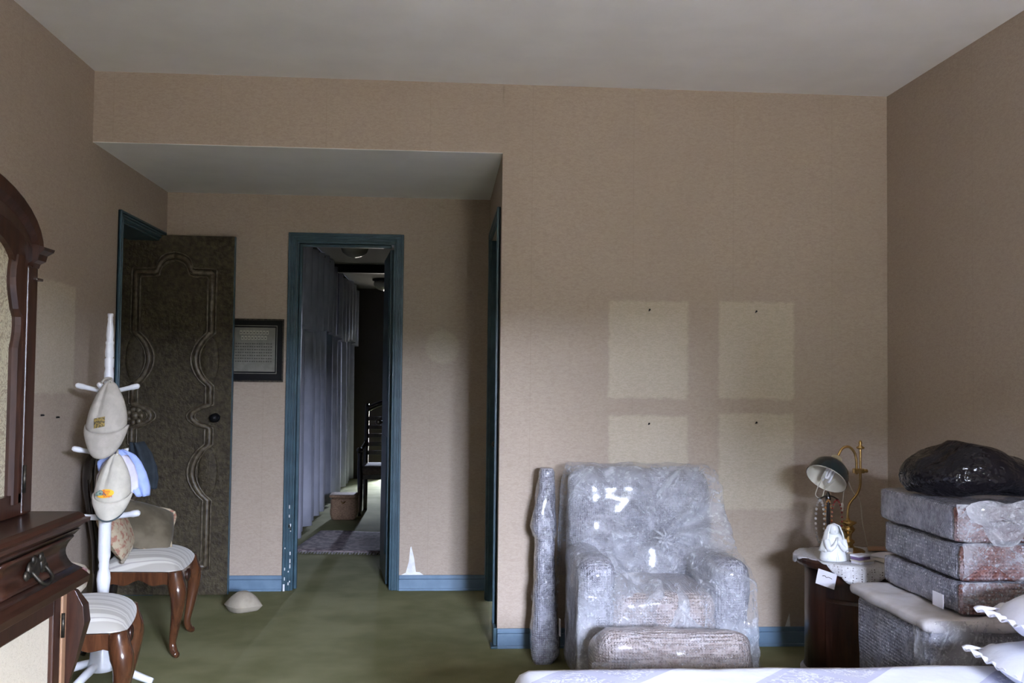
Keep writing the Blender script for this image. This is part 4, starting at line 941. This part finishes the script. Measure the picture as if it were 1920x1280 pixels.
# doily: flat on the top, its scalloped lace edge hanging over the rim
def doily(u, v):
    a = u*2*PI
    hang = max(0.0, 0.5-0.5*math.cos(a-math.radians(55)))            # hangs to the room side
    tot = NR-0.05+(0.080+0.052*math.cos(4*(a-math.radians(247))))*hang+0.014*abs(math.sin(a*14))*(v > 0.9)
    r = v*tot
    if r <= NR+0.002: return Vector((NCX+r*math.cos(a), NCY+r*math.sin(a), NZ+0.003))
    d = r-NR-0.002; k = min(d, 0.012)
    return Vector((NCX+(NR+0.002+0.006*math.sin(k/0.012*PI/2)+0.003*math.sin(a*22))*math.cos(a), NCY+(NR+0.002+0.006*math.sin(k/0.012*PI/2)+0.003*math.sin(a*22))*math.sin(a), NZ+0.003-d*0.95))
dl = MB().grid(doily, 168, 22, True).build('lace_doily', M['lace'], None, True, base=(NCX, NCY, NZ+0.003), solid=0.002)
tag(dl, 'white lace doily hanging over the edge of the nightstand', 'doily')
ZT = NZ+0.005
# praying figurine
fg = thing('figurine', 'white porcelain figurine of a veiled praying woman on the lace doily', 'figurine', (1.790, 4.375, ZT))
fx_, fy_ = 1.790, 4.375
MB().lathe([(0.055, 0), (0.062, 0.004), (0.060, 0.02), (0.054, 0.05), (0.050, 0.08), (0.046, 0.10), (0.034, 0.118), (0.02, 0.126)], (fx_, fy_, ZT), 20, sxy=(1, 0.82)).build('robe', M['porcelain'], fg, True)
MB().ball((fx_-0.002, fy_-0.012, ZT+0.140), (0.021, 0.023, 0.027), 14, 10).ball((fx_-0.004, fy_-0.036, ZT+0.137), (0.004, 0.006, 0.006), 6, 4).build('head', M['porcelain'], fg, True)
def veil(u, v):
    a = (u-0.5)*PI*1.45+PI/2; r = 0.031+0.030*v**1.2; z = ZT+0.168-0.125*v
    if v < 0.25: r = 0.031*math.sqrt(max(0, 1-(1-v/0.25)**2))+0.002
    w = 1+0.06*math.sin(u*26)*v
    return Vector((fx_+r*w*math.cos(a)*1.02, fy_-0.006+r*w*math.sin(a)*0.85, z))
MB().grid(veil, 28, 14).build('veil', M['porcelain'], fg, True, solid=0.004)
hd = MB()
for s in (-1, 1):
    MB_ = hd.tube([(fx_+s*0.040, fy_-0.022, ZT+0.095), (fx_+s*0.036, fy_-0.046, ZT+0.060), (fx_+s*0.016, fy_-0.055, ZT+0.075), (fx_+s*0.006, fy_-0.052, ZT+0.098)], [0.014, 0.015, 0.009, 0.005], 8, 4)
    hd.tube([(fx_+s*0.0045, fy_-0.054, ZT+0.078), (fx_+s*0.0045, fy_-0.050, ZT+0.112)], [0.006, 0.003], 6)
hd.build('praying_arms', M['porcelain'], fg, True)
fl = MB()
for k in range(-2, 3): fl.tube([(fx_+k*0.016, fy_-0.040+abs(k)*0.006, ZT+0.05), (fx_+k*0.019, fy_-0.048+abs(k)*0.007, ZT+0.004)], [0.004, 0.008], 6)
fl.build('robe_folds', M['porcelain'], fg, True)
# brass lamp
lp = thing('brass_lamp', 'brass table lamp with a dark bowl shade on the nightstand', 'lamp', (1.955, 4.60, ZT))
bx_, by_ = 1.955, 4.60
MB().lathe([(0.078, 0), (0.080, 0.006), (0.070, 0.012), (0.030, 0.022), (0.022, 0.034), (0.032, 0.046), (0.030, 0.054), (0.016, 0.062), (0.018, 0.085), (0.030, 0.10), (0.034, 0.108), (0.026, 0.118), (0.020, 0.125), (0.040, 0.137), (0.040, 0.143), (0.010, 0.150), (0.008, 0.16)], (bx_, by_, ZT), 24).build('base', M['brass'], lp, True)
MB().tube([(bx_, by_, ZT+0.15), (bx_, by_, ZT+0.20), (bx_+0.012, by_, ZT+0.235), (bx_+0.045, by_, ZT+0.275), (bx_+0.060, by_, ZT+0.315), (bx_+0.062, by_, ZT+0.37), (bx_+0.062, by_, ZT+0.50)], 0.0062, 10, 6).build('stem', M['brass'], lp, True)
MB().lathe([(0.006, 0), (0.018, 0.004), (0.020, 0.010), (0.010, 0.016), (0.006, 0.022), (0.009, 0.030), (0.005, 0.042), (0, 0.044)], (bx_+0.062, by_, ZT+0.49), 16).build('finial', M['brass'], lp, True)
MB().box(bx_+0.025, bx_+0.080, by_-0.010, by_+0.010, ZT+0.375, ZT+0.398).tube([(bx_+0.08, by_, ZT+0.386), (bx_+0.098, by_, ZT+0.386)], 0.009, 8).build('clamp', M['brass'], lp, bevel=0.003)
MB().tube([(bx_+0.042, by_, ZT+0.37), (bx_+0.042, by_, ZT+0.435), (bx_+0.032, by_, ZT+0.475), (bx_+0.004, by_-0.003, ZT+0.502), (bx_-0.030, by_-0.006, ZT+0.494), (bx_-0.055, by_-0.010, ZT+0.455)], 0.0062, 10, 6).build('arm', M['brass'], lp, True)
sm = T(bx_-0.060, by_-0.012, ZT+0.448) @ Matrix.Rotation(math.radians(38), 4, 'Y') @ Matrix.Rotation(math.radians(-24), 4, 'X')
MB().lathe([(0.012, 0.01), (0.026, 0), (0.030, -0.03), (0.028, -0.045)], n=16, mtx=sm).build('socket', M['socket'], lp, True)
so = [(0.030, -0.030), (0.058, -0.038), (0.082, -0.062), (0.095, -0.095), (0.100, -0.130)]
shd = MB().loops([[sm @ Vector((r*math.cos(t), r*math.sin(t), z)) for t in [2*PI*j/28 for j in range(28)]] for r, z in so], caps=False).build('shade', M['darkglass'], lp, True)
plab(shd, 'dark green black bowl shade')
si = [(r-0.003, z-0.002) for r, z in so]
plab(MB().loops([[sm @ Vector((r*math.cos(t), r*math.sin(t), z)) for t in [2*PI*j/28 for j in range(28)]] for r, z in si], caps=False).build('shade_lining', M['shadein'], shd, True), 'pale inside of the shade')
bl = MB()
for k in range(3):
    a = k*2*PI/3; ox, oy = 0.017*math.cos(a), 0.017*math.sin(a)
    bl.tube([sm @ Vector((ox*1.0-oy*0.35, oy+ox*0.35, -0.04)), sm @ Vector((ox-oy*0.35, oy+ox*0.35, -0.125)), sm @ Vector((ox, oy, -0.136)), sm @ Vector((ox+oy*0.35, oy-ox*0.35, -0.125)), sm @ Vector((ox+oy*0.35, oy-ox*0.35, -0.04))], 0.0055, 8, 3)
plab(bl.build('bulb', M['bulb'], lp, True), 'white folded tube bulb')
pc = MB().tube([sm @ Vector((0.02, -0.01, -0.01)), (bx_-0.030, by_-0.02, ZT+0.38), (bx_-0.028, by_-0.02, ZT+0.30), (bx_-0.036, by_-0.02, ZT+0.235)], 0.0025, 6, 5).ball((bx_-0.037, by_-0.02, ZT+0.222), (0.008, 0.008, 0.013), 8, 6).ball((bx_-0.037, by_-0.02, ZT+0.205), (0.006, 0.006, 0.009), 8, 6)
pc.build('pull_cord', M['cord'], lp, True)
MB().tube([sm @ Vector((0.02, 0, -0.005)), (bx_-0.012, by_, ZT+0.37), (bx_+0.015, by_, ZT+0.30), (bx_+0.04, by_+0.01, ZT+0.268)], 0.0028, 6, 5).build('cable', M['cord'], lp, True)
MB().tube([(bx_+0.05, by_+0.01, ZT+0.27), (bx_+0.085, by_+0.05, ZT+0.22), (bx_+0.10, by_+0.06, ZT+0.12), (bx_+0.14, by_+0.10, ZT+0.012)], 0.0025, 6, 5).build('cable', M['cord'], lp, True)
MB().tube([sm @ Vector((-0.03, -0.03, -0.12)), (bx_-0.165, by_-0.02, ZT+0.29), (bx_-0.16, by_-0.02, ZT+0.262), (bx_-0.135, by_-0.02, ZT+0.262), (bx_-0.122, by_-0.02, ZT+0.30), sm @ Vector((0.03, -0.03, -0.12))], 0.0025, 6, 5).build('wire_loop', M['cord'], lp, True)
# small bottle-shaped vase carrying necklaces under the shade
vx, vy = 1.845, 4.57
vs_ = thing('bead_stand', 'dark slim stand hung with glass and red beads beneath the lamp shade', 'jewellery stand', (vx, vy, ZT))
MB().lathe([(0.035, 0), (0.036, 0.008), (0.012, 0.018), (0.008, 0.05), (0.010, 0.12), (0.008, 0.22), (0.014, 0.26), (0.006, 0.285), (0.0, 0.29)], (vx, vy, ZT), 14).build('post', M['lacquer'], vs_, True)
MB().tube([(vx-0.05, vy, ZT+0.252), (vx, vy-0.004, ZT+0.272), (vx+0.05, vy, ZT+0.252)], 0.004, 6, 4).build('arm', M['lacquer'], vs_, True)
def necklace(x0, x1, dz, m, r, label, n=26):
    t = MB()
    for k in range(n+1):
        u = k/n; x = x0+(x1-x0)*(0.5-0.5*math.cos(2*PI*u))*(1); 
        a = 2*PI*u; xc = (x0+x1)/2+(x1-x0)/2*math.sin(a)*1.0; z = ZT+0.252-dz/2+dz/2*math.cos(a)
        t.ball((xc, vy-0.018-0.006*math.sin(a), z), r, 7, 5)
    return tag(t.build('bead_necklace', m, None, True, base=((x0+x1)/2, vy-0.018, ZT+0.252-dz)), label, 'necklace', 'necklaces on the stand')
necklace(vx-0.066, vx-0.028, 0.20, M['clear'], 0.0062, 'clear glass bead necklace hanging under the lamp')
necklace(vx+0.012, vx+0.058, 0.18, M['redbead'], 0.0055, 'dark red bead necklace hanging under the lamp')
necklace(vx-0.02, vx+0.008, 0.17, M['amber'], 0.005, 'amber bead necklace hanging under the lamp')
# bottle, small boxes, card stand, papers
pb = thing('perfume_bottle', 'squat glass perfume bottle with brass cap by the lamp base', 'bottle', (1.875, 4.50, ZT))
MB().lathe([(0.02, 0), (0.030, 0.004), (0.033, 0.03), (0.026, 0.055), (0.010, 0.066), (0.009, 0.078)], (1.875, 4.50, ZT), 16).build('glass', M['clear'], pb, True)
MB().lathe([(0.010, 0.074), (0.013, 0.078), (0.013, 0.10), (0.006, 0.106), (0, 0.107)], (1.875, 4.50, ZT), 12).build('cap', M['brass'], pb, True)
def smallbox(name, label, c, size, rz, m1, m2, cat='box'):
    t = thing(name, label, cat, c, rz)
    a, b, h = size
    MB().box(-a/2, a/2, -b/2, b/2, 0, h*0.62).build('pages', m1, t, local=True, bevel=0.002)
    MB().box(-a/2-0.002, a/2+0.002, -b/2-0.002, b/2+0.002, h*0.62, h).build('cover', m2, t, local=True, bevel=0.002)
smallbox('booklet', 'lower white prayer booklet on the lace doily', (1.895, 4.30, ZT), (0.085, 0.055, 0.018), math.radians(20), M['paper'], M['shadein'], 'book')
smallbox('booklet', 'upper booklet with a purple cover on the lace doily', (1.887, 4.305, ZT+0.018), (0.075, 0.048, 0.022), math.radians(26), M['purple'], M['paper'], 'book')
cs = MB().box(-0.022, 0.022, -0.002, 0.002, 0, 0.062).box(-0.022, 0.022, 0, 0.03, 0, 0.003).xf(T(1.846, 4.345, ZT) @ RZ(math.radians(-30))).build('card_holder', M['clear'], None, base=(1.846, 4.345, ZT))
tag(cs, 'small upright clear plastic card beside the praying figurine', 'card holder')
oc = thing('candle_holder', 'small amber glass cup behind the praying figurine', 'candle holder', (1.83, 4.44, ZT))
MB().lathe([(0.018, 0), (0.022, 0.004), (0.024, 0.05), (0.021, 0.052), (0.019, 0.008), (0.0, 0.006)], (1.83, 4.44, ZT), 14).build('cup', M['amber'], oc, True)
MB().lathe([(0.017, 0.007), (0.017, 0.03), (0.002, 0.033), (0.0015, 0.042)], (1.83, 4.44, ZT), 10).build('wax', M['cotton'], oc, True)
for k, (x, y, a, mm, lb) in enumerate(((2.06, 4.34, 12, M['shadein'], 'folded cream paper lying beside the lamp base'), (2.14, 4.60, -20, M['palewood'], 'brown paper envelope lying behind the lamp base'), (2.075, 4.42, 35, M['paper'], 'white letter lying across papers beside the lamp'))):
    zz = ZT+0.004*k
    p = MB().grid(lambda u, v: T(x, y, zz) @ RZ(math.radians(a)) @ Vector(((u-0.5)*0.16, (v-0.5)*0.11, 0.004+0.004*math.sin(PI*u)+0.003*v)), 6, 4).build('paper_sheet', mm, None, True, solid=0.002, base=(x, y, zz))
    tag(p, lb, 'paper')

# ------------------------------------------------------------------ wrapped chest, wrapped drawers, bin bag
BX0, BX1, BY0, BY1, BZ = 1.69, 2.36, 3.30, 3.90, 0.600
wx = thing('wrapped_chest', 'low chest packed in grey bubble wrap with a foam sheet on top', 'wrapped chest', ((BX0+BX1)/2, (BY0+BY1)/2, 0))
def taper(p): return 0.010*fbm((p.x, p.y, p.z), 4, 4)
chm = MB().rbox(((BX0+BX1)/2, (BY0+BY1)/2, 0.29), (BX1-BX0, BY1-BY0, 0.555), 0.03, (24, 20, 18), taper)
for p in chm.v: p.z = max(p.z, 0.0)
chm.build('bubble_wrap', M['wrapbox'], wx, True)
MB().rbox(((BX0+BX1)/2-0.005, (BY0+BY1)/2, 0.580), (BX1-BX0+0.04, BY1-BY0+0.05, 0.05), 0.024, (24, 22, 4), lambda p: 0.007*fbm(p, 7, 3)).build('foam_sheet', M['foam'], wx, True)
def ff(u, v):
    x = BX0-0.012+(BX1-BX0+0.02)*u; return Vector((x, BY0-0.034-0.012*fbm((x, v, 0), 8)-0.02*math.sin(PI*v)*(0.4+0.6*math.sin(u*9)**2), 0.605-0.59*v))
MB().grid(ff, 50, 40).build('plastic_film', M['filmthin'], wx, True)
def cornerfold(u, v):
    z = 0.585-0.57*v; return Vector((BX0-0.016-0.010*fbm((z, u, 0), 9), BY0-0.03+0.11*u, z))
MB().grid(cornerfold, 10, 40).build('film_fold', M['filmthin'], wx, True)
DX0, DX1, DY0, DY1 = 1.785, 2.385, 3.325, 3.91
zc = 0.608
hts = [0.118, 0.135, 0.135]
labels = ['bottom wrapped drawer of the stack, a white paper label on its side', 'middle wrapped drawer of the stack on the wrapped chest', 'top wrapped drawer of the stack, under the black bin bag']
for k in range(3):
    off = (0.0, 0.004, -0.016)[k]; h = hts[k]
    t = thing('wrapped_package', labels[k], 'package', ((DX0+DX1)/2, (DY0+DY1)/2, zc), 0, 'stacked wrapped drawers')
    c = ((DX0+DX1)/2+off+0.012, (DY0+DY1)/2, zc+h/2)
    MB().rbox(c, (DX1-DX0-0.02, DY1-DY0, h-0.006), 0.018, (22, 22, 7), lambda p, k=k: 0.005*fbm((p.x+k, p.y, p.z), 7, 3)).build('bubble_wrap', M['wrapbox'], t, True)
    plab(MB().rbox((c[0], DY0-0.006, c[2]), (DX1-DX0-0.02, 0.03, h-0.010), 0.012, (22, 3, 7), lambda p, k=k: 0.005*fbm((p.x+k, p.y, p.z), 9, 3)).build('drawer_front', M['wrapred'], t, True), 'reddish wooden front seen through the wrap')
    def flap(u, v, k=k, c=c, h=h):
        x = DX0+off+0.02+(0.57)*u
        return Vector((x, DY0-0.026-0.016*abs(fbm((x*2, v, k), 4, 4))-0.010*math.sin(PI*v), c[2]+h/2+0.004-(h+0.004)*v*(0.55+0.45*math.sin(u*7+k*2)**2)))
    MB().grid(flap, 50, 14).build('plastic_film', M['filmthin' if k == 1 else 'film'], t, True)
    if k == 2:
        def crump(u, v):
            a = u*2*PI; r = 0.085*v*(1+0.25*math.sin(a*3))
            return Vector((1.965+1.5*r*math.cos(a), DY0-0.035-0.03*math.cos(v*PI/2)-0.018*fbm((u*4, v*3, 1), 3), c[2]+0.02+r*math.sin(a)*0.9+0.01*fbm((u*5, v*5, 0), 3)))
        plab(MB().grid(crump, 30, 10, True).build('crumpled_wrap', M['filmwhite'], t, True), 'crumpled white plastic wad')
    if k == 0:
        plab(MB().box(DX0-0.004, DX0-0.0015, DY0+0.05, DY0+0.125, zc+0.012, zc+0.062).build('paper_label', M['paper'], t), 'white paper label')
    zc += h
bag = MB()
def bagf(u, v):
    a = u*2*PI; t = (v-0.5)*PI
    c_, s_ = math.cos(a), math.sin(a)
    x = 0.245*math.cos(t)**0.7*c_; y = 0.20*math.cos(t)**0.7*s_
    z = 0.076*math.sin(t)
    q = Vector((x, y, z)); lob = 0.024*fbm((x+3, y, z), 5, 2)+0.009*abs(fbm((x*0.6+y, y*2, z*2), 9, 2))
    q += Vector((c_*lob, s_*lob, math.sin(t)*lob*1.4)); q.z += 0.035*(1-abs(x+0.06)/0.30)*max(0, math.sin(t)) - 0.018*(x/0.25)*max(0, math.sin(t))
    return Vector((2.015+q.x, 3.62+q.y, zc+0.072+max(-0.068, q.z)))
tag(bag.grid(bagf, 56, 36, True).build('bin_bag', M['binbag'], None, True, base=(2.015, 3.62, zc)), 'filled shiny black bin bag lying on the wrapped drawers', 'bin bag')

# ------------------------------------------------------------------ bed
QX0, QX1, QY0, QY1, QZ = 0.225, 2.38, 1.35, 2.965, 0.550
bd = thing('bed', 'wooden bed with a white mattress under the patchwork quilt', 'bed', (1.3, 2.15, 0))
MB().rbox(((QX0+QX1)/2+0.02, (QY0+QY1)/2, 0.43), (QX1-QX0-0.06, QY1-QY0-0.06, 0.20), 0.05, 8).build('mattress', M['cotton'], bd, True)
MB().box(QX0+0.05, QX1, QY0+0.05, QY1-0.05, 0.18, 0.33).build('bed_base', M['mahogy'], bd, bevel=0.01)
for x in (QX0+0.10, QX1-0.06):
    for y in (QY0+0.10, QY1-0.10): MB().lathe([(0.03, 0), (0.03, 0.18)], (x, y, 0), 12).build('leg', M['mahog'], bd, True)
def quiltf(u, v):
    L0, L1 = QX1-QX0+0.45, QY1-QY0+0.8
    sx_, sy_ = QX1-L0*u, (v-0.5)*L1
    hx, hy = QX0, (QY1-QY0)/2; r = 0.05
    x, dz = sx_, 0.0
    if x < hx+r:
        d = hx+r-x; a = min(d/r, PI/2); x = hx+r-r*math.sin(a); dz -= r*(1-math.cos(a)); rest = max(0, d-r*PI/2); dz -= rest; x -= rest*0.12
    y = sy_
    if abs(y) > hy-r:
        d = abs(y)-hy+r; a = min(d/r, PI/2); yy = hy-r+r*math.sin(a); dz -= r*(1-math.cos(a)); rest = max(0, d-r*PI/2); dz -= rest; yy += 0.06*rest; y = math.copysign(yy, y)
    z = QZ+dz+0.006*fbm((x, y, 0), 3)
    if dz < -0.06: x += 0.012*math.sin(y*18)*(1 if sx_ < hx else 0); y += 0.012*math.sin(x*18)
    return Vector((x, (QY0+QY1)/2+y, max(z, 0.12)))
tag(MB().grid(quiltf, 90, 90).build('quilt', M['quilt'], None, True, solid=0.008, base=((QX0+QX1)/2, (QY0+QY1)/2, QZ)), 'white and pale blue patchwork quilt spread over the bed', 'quilt')
def bedpillow(name, label, c, size, mtx, m, ruff):
    t = thing(name, label, 'pillow', (c[0], c[1], QZ), 0, 'pillows on the bed')
    pillow(c, size, mtx, 22, seed=c[0]*3).build('cover', m, t, True)
    def rf(u, v):
        a = u*4; s = int(a) % 4; q = a-int(a); w, h = size[0]/2*0.97, size[1]/2*0.97
        cs_ = [(-w, -h), (w, -h), (w, h), (-w, h)]; p0, p1 = cs_[s], cs_[(s+1) % 4]
        x, y = p0[0]+(p1[0]-p0[0])*q, p0[1]+(p1[1]-p0[1])*q; k = 1+ruff/(size[0]/2)*v
        return mtx @ Vector((x*k, y*(1+ruff/(size[1]/2)*v), 0.007*math.sin(u*230)*v))+Vector(c)
    if ruff: MB().grid(rf, 380, 3, True).build('ruffle', m, t, True, solid=0.003)
bedpillow('pillow', 'patterned pillow lying flat under the ruffled white pillow', (1.955, 2.62, QZ+0.072), (0.70, 0.56, 0.13), euler(0, -2, -3), M['quilt'], 0.025)
bedpillow('pillow', 'plump white ruffled pillow lying on top of the patterned pillow', (1.985, 2.63, QZ+0.218), (0.66, 0.50, 0.20), euler(0, -5, 2), M['cotton'], 0.035)
